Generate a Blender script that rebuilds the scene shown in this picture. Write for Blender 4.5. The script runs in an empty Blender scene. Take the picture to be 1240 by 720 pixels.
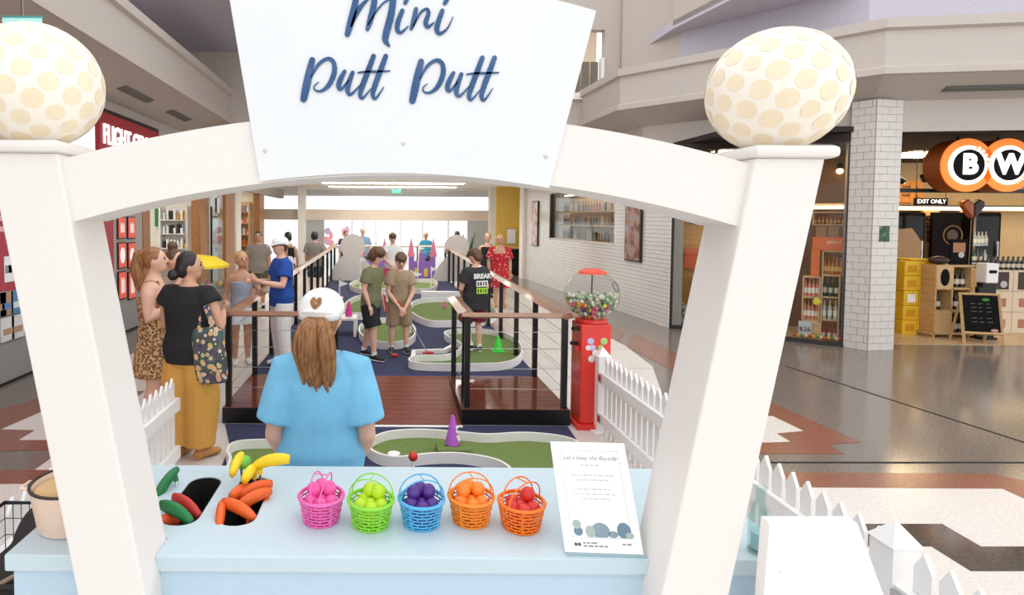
import bpy, bmesh, math, random
from mathutils import Vector, Matrix
random.seed(7)
R = math.radians
scene = bpy.context.scene
COL = scene.collection

# ------------------------------------------------------------------ camera
F, PX, PY = 700.0, 468.0, 292.0            # focal length and principal point in 1240x720 pixels
CAMZ = 1.88
PITCH, ROLL = R(2.2), R(0.4)
CROT = Matrix.Rotation(math.pi/2 - PITCH, 3, 'X') @ Matrix.Rotation(ROLL, 3, 'Z')
cam_d = bpy.data.cameras.new('camera')
cam = bpy.data.objects.new('camera', cam_d)
COL.objects.link(cam)
cam.matrix_world = Matrix.Translation((0, 0, CAMZ)) @ CROT.to_4x4()
cam_d.sensor_width = 36.0
cam_d.lens = F / 1240 * 36
cam_d.shift_x = (620 - PX) / 1240
cam_d.shift_y = -(360 - PY) / 1240
cam_d.clip_start = 0.05
cam_d.clip_end = 300
scene.camera = cam

# ------------------------------------------------------------------ daylight and exposure
w = bpy.data.worlds.new('daylight'); scene.world = w
w.use_nodes = True
wn = w.node_tree.nodes; wl = w.node_tree.links
wn.clear()
wo = wn.new('ShaderNodeOutputWorld'); wb = wn.new('ShaderNodeBackground')
wb.inputs[0].default_value = (0.97, 0.985, 1.0, 1)
wb.inputs[1].default_value = 1.5
wl.new(wb.outputs[0], wo.inputs[0])
vs = scene.view_settings
vs.view_transform = 'Standard'; vs.look = 'None'; vs.gamma = 1.0
vs.use_curve_mapping = False
vs.exposure = 0.13

def A(px, py, Y):
    """world point seen at a photo position, at depth Y"""
    d = CROT @ Vector(((px - PX)/F, -(py - PY)/F, -1))
    return Vector((0, 0, CAMZ)) + d * (Y / d.y)
def G(px, py, z=0.0):
    """world point on the level plane z"""
    d = CROT @ Vector(((px - PX)/F, -(py - PY)/F, -1))
    return Vector((0, 0, CAMZ)) + d * ((z - CAMZ) / d.z)

# ------------------------------------------------------------------ materials
def lin(c):
    if isinstance(c, str):
        c = tuple(int(c[i:i+2], 16) for i in (0, 2, 4))
    return tuple(((v/255)/12.92 if v/255 <= .04045 else ((v/255+.055)/1.055)**2.4) for v in c) + (1,)
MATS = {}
def mat(name, c, rough=.6, metal=0, var=.06, scale=30, bump=0, emit=0, ecol=None, alpha=1, trans=0, coat=0, spec=.5, sss=0):
    if name in MATS: return MATS[name]
    m = bpy.data.materials.new(name); m.use_nodes = True
    nt = m.node_tree; n = nt.nodes; b = n['Principled BSDF']
    col = lin(c)
    tc = n.new('ShaderNodeTexCoord')
    no = n.new('ShaderNodeTexNoise'); no.inputs['Scale'].default_value = scale; no.inputs['Detail'].default_value = 3
    nt.links.new(tc.outputs['Object'], no.inputs['Vector'])
    rp = n.new('ShaderNodeValToRGB')
    rp.color_ramp.elements[0].position = .3; rp.color_ramp.elements[1].position = .7
    rp.color_ramp.elements[0].color = tuple(v*(1-var) for v in col[:3]) + (1,)
    rp.color_ramp.elements[1].color = tuple(min(1, v*(1+var)) for v in col[:3]) + (1,)
    nt.links.new(no.outputs['Fac'], rp.inputs['Fac'])
    nt.links.new(rp.outputs['Color'], b.inputs['Base Color'])
    b.inputs['Roughness'].default_value = rough
    b.inputs['Metallic'].default_value = metal
    b.inputs['Specular IOR Level'].default_value = spec
    if coat: b.inputs['Coat Weight'].default_value = coat; b.inputs['Coat Roughness'].default_value = .08
    if trans: b.inputs['Transmission Weight'].default_value = trans
    if alpha < 1: b.inputs['Alpha'].default_value = alpha
    if emit:
        b.inputs['Emission Color'].default_value = lin(ecol or c); b.inputs['Emission Strength'].default_value = emit
    if bump:
        bp = n.new('ShaderNodeBump'); bp.inputs['Strength'].default_value = bump; bp.inputs['Distance'].default_value = .01
        nt.links.new(no.outputs['Fac'], bp.inputs['Height']); nt.links.new(bp.outputs['Normal'], b.inputs['Normal'])
    MATS[name] = m
    return m
def ramp_mat(name, tex, stops, rough=.6, scale=20, mode=None, coat=0, bump=0, stretch=(1,1,1), out=None, spec=.5):
    """material whose colour comes from a texture through a stepped colour ramp"""
    m = bpy.data.materials.new(name); m.use_nodes = True
    nt = m.node_tree; n = nt.nodes; b = n['Principled BSDF']
    tc = n.new('ShaderNodeTexCoord'); mp = n.new('ShaderNodeMapping'); mp.inputs['Scale'].default_value = stretch
    nt.links.new(tc.outputs['Object'], mp.inputs['Vector'])
    t = n.new(tex); t.inputs['Scale'].default_value = scale
    nt.links.new(mp.outputs['Vector'], t.inputs['Vector'])
    rp = n.new('ShaderNodeValToRGB')
    if mode: rp.color_ramp.interpolation = mode
    e = rp.color_ramp.elements
    while len(e) < len(stops): e.new(.5)
    for el, (p, c) in zip(e, stops): el.position = p; el.color = lin(c)
    nt.links.new(t.outputs[out or 0], rp.inputs['Fac'])
    nt.links.new(rp.outputs['Color'], b.inputs['Base Color'])
    b.inputs['Roughness'].default_value = rough; b.inputs['Specular IOR Level'].default_value = spec
    if coat: b.inputs['Coat Weight'].default_value = coat; b.inputs['Coat Roughness'].default_value = .06
    if bump:
        bp = n.new('ShaderNodeBump'); bp.inputs['Strength'].default_value = bump; bp.inputs['Distance'].default_value = .005
        nt.links.new(t.outputs[0], bp.inputs['Height']); nt.links.new(bp.outputs['Normal'], b.inputs['Normal'])
    MATS[name] = m
    return m
def glass_mat(name, tint=(250, 252, 252), alpha=.16, rough=.03):
    m = bpy.data.materials.new(name); m.use_nodes = True
    nt = m.node_tree; n = nt.nodes; n.clear()
    o = n.new('ShaderNodeOutputMaterial'); mx = n.new('ShaderNodeMixShader')
    tr = n.new('ShaderNodeBsdfTransparent'); gl = n.new('ShaderNodeBsdfGlossy')
    lw = n.new('ShaderNodeLayerWeight'); lw.inputs['Blend'].default_value = .5
    pw = n.new('ShaderNodeMath'); pw.operation = 'POWER'; pw.inputs[1].default_value = 4
    nt.links.new(lw.outputs['Facing'], pw.inputs[0])
    ad = n.new('ShaderNodeMath'); ad.operation = 'MULTIPLY_ADD'; ad.inputs[1].default_value = .5; ad.inputs[2].default_value = alpha*.08; ad.use_clamp = True
    tr.inputs[0].default_value = lin(tint); gl.inputs['Roughness'].default_value = rough
    nt.links.new(pw.outputs[0], ad.inputs[0]); nt.links.new(ad.outputs[0], mx.inputs[0])
    nt.links.new(tr.outputs[0], mx.inputs[1]); nt.links.new(gl.outputs[0], mx.inputs[2])
    nt.links.new(mx.outputs[0], o.inputs[0])
    MATS[name] = m
    return m

# ------------------------------------------------------------------ mesh builder
class MB:
    def __init__(s): s.v = []; s.f = []; s.m = []; s.cur = 0
    def add(s, vs_, fs_):
        o = len(s.v); s.v += [tuple(p) for p in vs_]; s.f += [tuple(i+o for i in f) for f in fs_]; s.m += [s.cur]*len(fs_)
        return s
    def box(s, c, size, rz=0, M=None, ch=0):
        x, y, z = (q/2 for q in size)
        if ch:
            t = s
            bm = bmesh.new(); bmesh.ops.create_cube(bm, size=1)
            for v in bm.verts: v.co = Vector((v.co.x*size[0], v.co.y*size[1], v.co.z*size[2]))
            bmesh.ops.bevel(bm, geom=bm.edges[:], offset=ch, segments=2, affect='EDGES', profile=.5)
            vs_ = [v.co.copy() for v in bm.verts]; bm.verts.index_update()
            fs_ = [[v.index for v in f.verts] for f in bm.faces]; bm.free()
        else:
            vs_ = [Vector((a*x, b*y, d*z)) for d in (-1, 1) for b in (-1, 1) for a in (-1, 1)]
            fs_ = [(0,2,3,1), (4,5,7,6), (0,1,5,4), (2,6,7,3), (0,4,6,2), (1,3,7,5)]
        rot = Matrix.Rotation(rz, 3, 'Z') if M is None else M
        return s.add([rot @ v + Vector(c) for v in vs_], fs_)
    def bb(s, x0, x1, y0, y1, z0, z1, ch=0):
        return s.box(((x0+x1)/2, (y0+y1)/2, (z0+z1)/2), (abs(x1-x0), abs(y1-y0), abs(z1-z0)), ch=ch)
    def quad(s, a, b, c, d): return s.add([a, b, c, d], [(0, 1, 2, 3)])
    def prism(s, poly, d, org=(0,0,0), ux=(1,0,0), uy=(0,1,0)):
        """polygon in the plane (ux, uy) at org pushed along their normal by d"""
        ux = Vector(ux); uy = Vector(uy); nn = ux.cross(uy).normalized()*d; o = Vector(org); n = len(poly)
        a = [o + ux*p[0] + uy*p[1] for p in poly]; b = [p + nn for p in a]
        ar = sum(poly[i][0]*poly[(i+1) % n][1]-poly[(i+1) % n][0]*poly[i][1] for i in range(n))
        if (ar > 0) == (d > 0):
            fs = [tuple(range(n))[::-1], tuple(range(n, 2*n))] + [(i, (i+1) % n, n+(i+1) % n, n+i) for i in range(n)]
        else:
            fs = [tuple(range(n)), tuple(range(n, 2*n))[::-1]] + [((i+1) % n, i, n+i, n+(i+1) % n) for i in range(n)]
        return s.add(a+b, fs)
    def tube(s, pts, rad, n=8, up=None, caps=True):
        pts = [Vector(p) for p in pts]; k = len(pts)
        if not isinstance(rad, (list, tuple)): rad = [rad]*k
        rings = []; ref = Vector(up) if up else None
        prev = None
        for i, p in enumerate(pts):
            t = (pts[min(i+1, k-1)] - pts[max(i-1, 0)])
            t = t.normalized() if t.length > 1e-9 else Vector((0,0,1))
            if ref is not None: u = ref - t*ref.dot(t)
            elif prev is not None: u = prev - t*prev.dot(t)
            else:
                q = Vector((1,0,0)) if abs(t.x) < .9 else Vector((0,1,0)); u = q - t*q.dot(t)
            if u.length < 1e-6: u = t.orthogonal()
            u.normalize(); prev = u; vv = t.cross(u)
            r = rad[i]; rx, ry = (r if isinstance(r, (list, tuple)) else (r, r))
            rings.append([p + u*math.cos(2*math.pi*j/n)*rx + vv*math.sin(2*math.pi*j/n)*ry for j in range(n)])
        vs_ = [q for rg in rings for q in rg]
        fs = [(i*n+j, i*n+(j+1) % n, (i+1)*n+(j+1) % n, (i+1)*n+j) for i in range(k-1) for j in range(n)]
        if caps: fs += [tuple(range(n))[::-1], tuple((k-1)*n+j for j in range(n))]
        return s.add(vs_, fs)
    def ball(s, c, r, seg=12, rings=8, M=None):
        r = (r, r, r) if not isinstance(r, (list, tuple)) else r
        c = Vector(c); vs_ = [Vector((0,0,1))]; fs = []
        for i in range(1, rings):
            a = math.pi*i/rings
            vs_ += [Vector((math.sin(a)*math.cos(2*math.pi*j/seg), math.sin(a)*math.sin(2*math.pi*j/seg), math.cos(a))) for j in range(seg)]
        vs_.append(Vector((0,0,-1)))
        fs += [(0, 1+j, 1+(j+1) % seg) for j in range(seg)]
        for i in range(rings-2):
            fs += [(1+i*seg+j, 1+(i+1)*seg+j, 1+(i+1)*seg+(j+1) % seg, 1+i*seg+(j+1) % seg) for j in range(seg)]
        L = len(vs_)-1; b = 1+(rings-2)*seg
        fs += [(L, b+(j+1) % seg, b+j) for j in range(seg)]
        vs_ = [Vector((v.x*r[0], v.y*r[1], v.z*r[2])) for v in vs_]
        if M is not None: vs_ = [M @ v for v in vs_]
        return s.add([v + c for v in vs_], fs)
    def lathe(s, prof, n=24, c=(0,0,0), ring=True):
        c = Vector(c); k = len(prof)
        vs_ = [c + Vector((r*math.cos(2*math.pi*j/n), r*math.sin(2*math.pi*j/n), z)) for r, z in prof for j in range(n)]
        fs = [(i*n+j, i*n+(j+1) % n, (i+1)*n+(j+1) % n, (i+1)*n+j) for i in range(k-1) for j in range(n)]
        return s.add(vs_, fs)
    def mesh(s, name, mats=None, smooth=False):
        me = bpy.data.meshes.new(name); me.from_pydata(s.v, [], s.f); 
        for m in (mats if isinstance(mats, (list, tuple)) else [mats] if mats else []): me.materials.append(m)
        if any(s.m): me.polygons.foreach_set('material_index', s.m)
        if smooth:
            me.polygons.foreach_set('use_smooth', [True]*len(me.polygons))
            if smooth != 'all':
                bm = bmesh.new(); bm.from_mesh(me); bmesh.ops.remove_doubles(bm, verts=bm.verts, dist=1e-6)
                for e in bm.edges:
                    if len(e.link_faces) == 2 and e.calc_face_angle(0) > R(38): e.smooth = False
                bm.to_mesh(me); bm.free()
        me.update()
        return me
    def build(s, name, m, parent=None, smooth=False, loc=(0,0,0), rz=0):
        return link(name, s.mesh(name, m, smooth), parent, loc, rz)
def link(name, me, parent=None, loc=(0,0,0), rz=0):
    o = bpy.data.objects.new(name, me); COL.objects.link(o)
    o.location = loc; o.rotation_euler = (0, 0, rz)
    if parent: o.parent = parent
    return o
def tag(o, label=None, cat=None, group=None, kind=None):
    if label: o['label'] = label
    if cat: o['category'] = cat
    if group: o['group'] = group
    if kind: o['kind'] = kind
    return o
def thing(name, label, cat, loc=(0,0,0), rz=0, group=None):
    o = link(name, None, None, loc, rz)
    return tag(o, label, cat, group)
def copy_tree(o, parent=None):
    c = o.copy(); COL.objects.link(c); c.parent = parent
    for ch in list(o.children): copy_tree(ch, c)
    return c
def text_mesh(body, size, depth=.002, m=None, shear=0, align='CENTER', name='lettering', bold=0):
    cu = bpy.data.curves.new(name, 'FONT'); cu.body = body; cu.size = size; cu.extrude = depth; cu.shear = shear
    cu.align_x = align; cu.align_y = 'CENTER'; cu.offset = bold; cu.resolution_u = 4
    o = bpy.data.objects.new(name, cu); COL.objects.link(o)
    dg = bpy.context.evaluated_depsgraph_get(); me = bpy.data.meshes.new_from_object(o.evaluated_get(dg))
    bpy.data.objects.remove(o); bpy.data.curves.remove(cu)
    me.materials.clear()
    if m: me.materials.append(m)
    return me
def letters(body, size, m, loc, parent=None, facing=0, name='lettering', tilt=math.pi/2, **k):
    """flat lettering standing upright; facing 0 reads from -Y, turned about Z by facing"""
    o = link(name, text_mesh(body, size, m=m, name=name, **k), parent)
    o.rotation_euler = (tilt, 0, facing); o.location = loc
    return o
def catmull(p, k=6):
    out = []
    for i in range(len(p)-1):
        p0 = p[max(i-1, 0)]; p1 = p[i]; p2 = p[i+1]; p3 = p[min(i+2, len(p)-1)]
        for j in range(k):
            t = j/k
            out.append(tuple(.5*((2*b)+(-a+c)*t+(2*a-5*b+4*c-d)*t*t+(-a+3*b-3*c+d)*t**3) for a, b, c, d in zip(p0, p1, p2, p3)))
    out.append(tuple(p[-1]))
    return out
# ------------------------------------------------------------------ shared materials
WHITE = mat('white_paint', (243, 240, 236), .55, var=.015, scale=60, bump=.04)
WALLP = mat('beige_plaster', (194, 184, 175), .85, var=.03, scale=40)
LAV = mat('lavender_ceiling', (196, 191, 202), .9, var=.03)
BLACKM = mat('black_metal', (22, 22, 24), .35, .3)
DARK = mat('dark_void', (24, 20, 18), .8)
CHROME = mat('brushed_steel', (190, 190, 190), .25, 1)
TERRA = ramp_mat('grey_terrazzo', 'ShaderNodeTexNoise', [(.3, (106, 97, 90)), (.5, (124, 114, 106)), (.7, (140, 129, 120))], .14, 60, spec=.6)
CREAM = ramp_mat('cream_terrazzo', 'ShaderNodeTexNoise', [(.3, (214, 206, 198)), (.7, (232, 226, 219))], .22, 60)
BROWN = ramp_mat('brown_terrazzo', 'ShaderNodeTexNoise', [(.3, (124, 78, 62)), (.7, (150, 98, 80))], .2, 70)
DKTER = ramp_mat('dark_terrazzo', 'ShaderNodeTexNoise', [(.3, (72, 66, 58)), (.7, (98, 88, 78))], .12, 70)
OAK = ramp_mat('oak_wood', 'ShaderNodeTexNoise', [(.3, (150, 98, 52)), (.7, (178, 122, 70))], .45, 8, stretch=(6, 6, .6))
PINE = ramp_mat('pine_wood', 'ShaderNodeTexNoise', [(.3, (190, 150, 100)), (.7, (216, 180, 130))], .5, 8, stretch=(1, 1, 8))
AMBER = ramp_mat('amber_plywood', 'ShaderNodeTexNoise', [(.3, (196, 138, 56)), (.7, (226, 170, 84))], .5, 5, stretch=(1, 1, 6))
GLASS = glass_mat('clear_glass')
TILE = mat('white_glazed_tile', (210, 203, 197), .16, var=.03, scale=3, spec=.6)
TILE_LIT = mat('lit_wall_tile', (232, 227, 222), .16, var=.03, scale=3, spec=.6)  # tile white raised to carry the light from the far windows
GROUT = mat('grey_grout', (150, 142, 136), .9)
REDP = mat('red_panel', (168, 44, 52), .5)

def struct(o, kind='structure'): o['kind'] = kind; return o

# ------------------------------------------------------------------ floor with inlaid terrazzo
floor = struct(MB().bb(-14, 18, -7, 46, -.12, 0).build('floor', TERRA))
def inlay(pts, m, k):
    poly = [(p[0], p[1]) for p in pts]
    MB().prism(poly, .0025*k, (0, 0, 0.0005)).build('floor_inlay', m, floor)
g = lambda *ps: [G(a, b) for a, b in ps]
inlay([(-3.5, 6.2), (3.0, 6.2), (3.45, 7.4), (3.6, 8.6), (3.6, 30), (-3.5, 30)], CREAM, 1)
inlay([(-2.6, -2), (2.35, -2), (2.35, 6.2), (-2.6, 6.2)], CREAM, 1)
inlay([(2.35, -2), (9, -2), (9, G(1240, 604).y)] + g((1240, 604), (1214, 592)) + [(2.35, G(1214, 592).y)], CREAM, 1)
inlay(g((938, 489), (1042, 535.5), (1004, 538), (1022, 550)) + [(2.35, G(1022, 550).y), (2.35, G(938, 489).y)], BROWN, 1.5)
inlay(g((935.5, 504), (973, 522), (940, 525), (957, 535), (931, 536)) + [(2.35, G(931, 536).y), (2.35, G(935, 504).y)], CREAM, 2)
inlay([(2.35, G(1100, 573.5).y), tuple(G(1200, 573.5)), tuple(G(1240, 582)), (9, G(1240, 582).y)] + [(9, G(1240, 604).y)] + g((1240, 604), (1214, 592)) + [(2.35, G(1214, 592).y)], BROWN, 1.5)
inlay(g((1040, 634.6), (1141, 634.6), (1188, 662), (1240, 662)) + [(6, G(1240, 662).y), (6, G(1240, 692).y)] + g((1240, 692), (1175.6, 692), (1127.6, 662), (1030, 662)), DKTER, 1.5)
inlay([(3.6, 7.0), (4.15, 7.4), (4.15, 9.6), (3.6, 8.6)], BROWN, 1.5)
inlay([(3.6, 8.9), (4.0, 9.6), (4.0, 16), (3.6, 16)], BROWN, 1.5)
# left zigzag
yl0, yl1 = G(0, 520).y, G(0, 545).y
inlay(g((-60, 516), (52, 480), (66, 470), (66, 545), (0, 546), (-60, 546)), BROWN, 1.5)
inlay(g((1.5, 520), (57, 496), (75, 490), (75, 533), (23, 533), (43, 521)), CREAM, 2)
inlay(g((-60, 570), (80, 569), (85, 586), (-60, 587)), BROWN, 1.5)
inlay(g((-60, 587), (85, 586), (90, 640), (-80, 640)), CREAM, 1.8)
for a, b in [((951, 443), (1240, 535.5)), ((930, 560), (1240, 560))]:
    p, q = G(*a), G(*b); d = (q-p).normalized(); n = Vector((-d.y, d.x, 0))*.008; q = p + d*9
    MB().prism([(p-n)[:2], (q-n)[:2], (q+n)[:2], (p+n)[:2]], .0045, (0, 0, 0.0005)).build('floor_joint', DARK, floor)
for x in (2.2, 2.9):
    MB().bb(x-.004, x+.004, 6.3, 20, .0005, .0042).build('floor_joint', GROUT, floor)
for y in (7.3, 8.4, 9.6, 11, 12.5):
    MB().bb(1.8, 3.55, y-.005, y+.005, .0005, .0042).build('floor_joint', GROUT, floor)

# ------------------------------------------------------------------ bulkheads and ceilings
PROF = [(.55, 3.2), (.55, 3.65), (0, 3.9), (-.05, 3.91), (-.05, 4.0), (0, 4.03), (0, 4.5), (-.06, 4.53), (-.06, 4.66), (.9, 4.68)]
def sweep(path, prof, side, name, m):
    """profile of (offset, height) carried along a plan polyline, side +1 = to the left of travel"""
    path = [Vector((p[0], p[1])) for p in path]; b = MB(); n = len(path); rows = []
    for i, p in enumerate(path):
        d0 = (path[i]-path[i-1]).normalized() if i else None
        d1 = (path[i+1]-path[i]).normalized() if i < n-1 else None
        d0 = d0 or d1; d1 = d1 or d0
        n0 = Vector((-d0.y, d0.x))*side; n1 = Vector((-d1.y, d1.x))*side
        mi = (n0+n1).normalized(); mi = mi / max(.3, mi.dot(n1))
        rows.append([(p.x+mi.x*o, p.y+mi.y*o, z) for o, z in prof])
    k = len(prof)
    b.add([q for r in rows for q in r], [(i*k+j, i*k+j+1, (i+1)*k+j+1, (i+1)*k+j) if side > 0 else (i*k+j, (i+1)*k+j, (i+1)*k+j+1, i*k+j+1) for i in range(n-1) for j in range(k-1)])
    return struct(b.build(name, m))
LPROF = [(.95, 2.6)] + PROF[1:]
LPROF[0] = (.85, 3.42); LPROF[1] = (.85, 3.65)
bulk_l = sweep([(-3.4, -6), (-3.4, 12.6)], LPROF, 1, 'trim_1', WALLP)
P1 = (4.28, 10.75); P3 = (6.82, 8.02); P4 = (9.5, 7.6)
bulk_r = sweep([(4.0, 16), P1, P3, P4, (15, 7.0)], PROF, 1, 'trim_2', WALLP)
VENT = mat('grey_vent', (112, 110, 104), .6)
def vent(x0, x1, cx, cy, cz, M, lab, n=2):
    L = x1-x0
    t = thing('air_vent', lab, 'vent', (cx, cy, cz), 0, 'air grilles in the bulkheads')
    t.rotation_euler = M.to_euler()
    MB().bb(-L/2, L/2, -.008, .004, -.05, .05).build('frame', VENT, t)
    for i in range(4): MB().box((0, -.012, -.036+.024*i), (L-.02, .008, .008)).build('slat', mat('vent_slat', (128, 124, 116), .5), t)
# left vents sit on the sloping soffit
sl = math.atan2(.25, .85)
for (pa, pb) in [((149, 118), (183, 138)), ((206, 145), (228.5, 158))]:
    xv = -3.85; ya = xv*F/(pa[0]-PX); yb = xv*F/(pb[0]-PX)
    zc = 3.65 + .25*(.4/.85)
    t = thing('air_vent', 'long grey air grille in the soffit above the red travel shop', 'vent', (xv, (ya+yb)/2, zc-.012), 0, 'air grilles over the travel shop')
    t.rotation_euler = (0, -sl, 0)
    L = abs(yb-ya)
    MB().bb(-.07, .07, -L/2, L/2, -.006, .006).build('frame', VENT, t)
    for i in range(4): MB().box((-.045+.03*i, 0, -.01), (.008, L-.03, .008)).build('slat', mat('vent_slat', (128, 124, 116), .5), t)
# right vent on the soffit over the bottle shop
dr = (Vector(P4)-Vector(P3)).normalized(); nr = Vector((-dr.y, dr.x))
cv = Vector(P3) + dr*1.62 + nr*.30
t = thing('air_vent', 'long grey air grille in the soffit over the bottle shop', 'vent', (cv.x, cv.y, 3.9-.25*.3/.55-.012))
t.rotation_euler = (Matrix.Rotation(math.atan2(dr.y, dr.x), 3, 'Z') @ Matrix.Rotation(-math.atan2(.25, .55), 3, 'X')).to_euler()
MB().bb(-.68, .68, -.06, .06, -.006, .006).build('frame', VENT, t)
for i in range(4): MB().box((0, -.04+.027*i, -.01), (1.32, .008, .008)).build('slat', mat('vent_slat', (128, 124, 116), .5), t)

struct(MB().bb(-4.6, -.9, 8.9, 13.0, 5.45, 5.6).build('ceiling', LAV)); struct(MB().prism([(5.62, 8.9), (15, 8.9), (15, 13), (5.3, 13), (5.3, 10.9)], .15, (0, 0, 5.45)).build('ceiling_right', LAV))
struct(MB().bb(-4.5, -4.3, -6, 13, 4.6, 5.5).build('wall_left_upper', LAV))
struct(MB().bb(-7, 6, 12.6, 30, 3.05, 3.2).build('ceiling_corridor', mat('white_ceiling', (236, 233, 228), .9, var=.02)))
# far wall of the atrium above the corridor, with an upper window
fw = MB(); Yf = 12.6
wa, wb_ = A(690, 112, Yf), A(733, 36, Yf)
fw.bb(-4.4, wa.x, Yf, Yf+.2, 3.2, 5.5); fw.bb(wb_.x, 5.2, Yf, Yf+.2, 3.2, 7.6)
fw.bb(wa.x, wb_.x, Yf, Yf+.2, 3.2, wa.z); fw.bb(wa.x, wb_.x, Yf, Yf+.2, wb_.z, 7.6); fw.bb(-4.4, wa.x, Yf, Yf+.2, 5.5, 7.6)
far_wall = struct(fw.build('wall_back', WALLP))
ww = struct(link('window_1', None))
wz, wx = wb_.z-wa.z, wb_.x-wa.x
MB().bb(wb_.x-.09, wb_.x-.02, Yf-.05, Yf+.1, wa.z, wa.z+wz*.55).build('window_frame', WHITE, ww)
MB().bb(wa.x-.6, wb_.x+.03, Yf-.1, Yf, wa.z-.16, wa.z-.02).build('window_sill', WHITE, ww)
sm = mat('taupe_slat', (120, 110, 98), .6)
for i in range(5): MB().box((wb_.x-.2-i*.19, Yf+.06, wa.z+wz*.25), (.16, .03, wz*.5)).build('slat', sm, ww)
MB().bb(wa.x, wb_.x, Yf+.5, Yf+.55, wa.z, wb_.z+.2).build('window_pane', mat('cream_blind', (244, 226, 200), .7), ww)
# chamfer piers and set-back wall right of it
pr = MB()
c0, c1, c2 = A(753, 60, 12.5), A(784, 60, 11.9), A(823, 60, 11.1)
for a, b in ((c0, c1), (c1, c2)):
    d = Vector((b.x-a.x, b.y-a.y)); nn = Vector((-d.y, d.x)).normalized()*.12
    pr.prism([(a.x, a.y), (b.x, b.y), (b.x+nn.x, b.y+nn.y), (a.x+nn.x, a.y+nn.y)], 3.4, (0, 0, 4.2))
for a, b in ((c2, Vector((5.3, 10.9, 0))), (Vector((5.3, 10.9, 0)), Vector((5.62, 8.9, 0))), (Vector((5.62, 8.9, 0)), Vector((9, 8.9, 0)))):
    d = Vector((b.x-a.x, b.y-a.y)); nn = Vector((-d.y, d.x)).normalized()*.12
    pr.prism([(a.x, a.y), (b.x, b.y), (b.x+nn.x, b.y+nn.y), (a.x+nn.x, a.y+nn.y)], 2.1, (0, 0, 5.5))
struct(pr.build('wall_right_upper', WALLP))
pr = MB(); q = [c2, Vector((7.3, 8.9, 0)), Vector((15, 7.9, 0))]
for a, b in zip(q, q[1:]):
    d = Vector((b.x-a.x, b.y-a.y)); nn = Vector((-d.y, d.x)).normalized()*.12
    pr.prism([(a.x, a.y), (b.x, b.y), (b.x+nn.x, b.y+nn.y), (a.x+nn.x, a.y+nn.y)], .95, (0, 0, 4.6))
struct(pr.build('wall_side_upper', mat('lavender_wall', (190, 185, 196), .9)))

# ------------------------------------------------------------------ tiled wall right of the corridor
W0, W1 = G(810, 397), G(637, 337.5)
wd = (W1-W0); WL = wd.length; wd.normalize(); wn_ = Vector((-wd.y, wd.x, 0))     # normal towards the corridor
WM = Matrix(((wd.x, wn_.x, 0), (wd.y, wn_.y, 0), (0, 0, 1)))                    # local x along, y out, z up
def WP(s, o, z): return W0 + wd*s + wn_*o + Vector((0, 0, z))
def wall_s(px):                                                                 # where a photo column meets the wall
    d = CROT @ Vector(((px-PX)/F, 0, -1)); 
    den = d.x*wn_.x + d.y*wn_.y; t = (W0.x*wn_.x + W0.y*wn_.y)/den
    return (Vector((d.x*t, d.y*t, 0)) - Vector((W0.x, W0.y, 0))).dot(wd)
s_a, s_b = wall_s(744), wall_s(667)
HZ0, HZ1 = 1.36, 2.6
wall = MB(); T = .22
def wbx(s0, s1, z0, z1, o0=-T, o1=0):
    wall.box(WP((s0+s1)/2, (o0+o1)/2, (z0+z1)/2), (s1-s0, o1-o0, z1-z0), M=WM)
wbx(0, s_a, 0, 3.2); wbx(s_b, WL, 0, 3.2); wbx(s_a, s_b, 0, HZ0); wbx(s_a, s_b, HZ1, 3.2)
tiled = struct(wall.build('wall_right', GROUT))
tw, th = .2, .075
tile_me = {}
def tile_mesh(L, H):
    k = (round(L, 3), round(H, 3))
    if k not in tile_me: tile_me[k] = MB().box((0, .006, 0), (L, .012, H)).mesh('tile', TILE_LIT)
    return tile_me[k]
tiles = []
for r in range(int(3.2/th)):
    z = (r+.5)*th; off = (r % 2)*tw/2; s = -off
    while s < WL:
        a, b = max(s, 0), min(s+tw, WL); s += tw
        if b-a < .03: continue
        if HZ0 < z+th/2 and z-th/2 < HZ1:
            if a >= s_a and b <= s_b: continue
            if a < s_a < b: b = s_a
            elif a < s_b < b: a = s_b
            if b-a < .02: continue
        tiles.append((a, b, z))
vis = sorted([t_ for t_ in tiles if .15 < t_[2] < 2.15], key=lambda t_: t_[0])
near = set(vis[:290]); rest = MB()
ang = math.atan2(wd.y, wd.x)
for tl in tiles:
    a, b, z = tl
    if tl in near:
        o = link('tile', tile_mesh(b-a-.006, th-.006), tiled, WP((a+b)/2, 0, z))
        o.rotation_euler = (0, 0, ang)
    else:
        rest.box(WP((a+b)/2, .006, z), (b-a-.006, .012, th-.006), M=WM)
struct(rest.build('tile_field', TILE_LIT, tiled), 'stuff')
# display window in the tiled wall
win = struct(link('window_2', None))
fb = MB(); BLK = mat('black_frame', (40, 34, 32), .4)
fb.box(WP(s_b-.03, .0, (HZ0+HZ1)/2), (.06, .1, HZ1-HZ0), M=WM); fb.build('window_frame', BLK, win)
MB().box(WP((s_a+s_b)/2, .0, HZ0+.015), (s_b-s_a, .08, .03), M=WM).build('window_sill', WHITE, win)
MB().box(WP((s_a+s_b)/2, -.03, (HZ0+HZ1)/2), (s_b-s_a-.01, .01, HZ1-HZ0-.04), M=WM).build('window_pane', GLASS, win)
MB().box(WP((s_a+s_b)/2, -.4, HZ1-.04), (s_b-s_a, .06, .03), M=WM).build('added_display_lamp', mat('added_display_lamp', (255, 232, 190), .5, emit=6), win)  # added strip that brightens the display behind the pane
MB().box(WP((s_a+s_b)/2, -.75, (HZ0+HZ1)/2), (s_b-s_a+1, .04, HZ1-HZ0+.6), M=WM).build('display_back', mat('display_gold', (206, 176, 120), .5), win)
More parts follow.
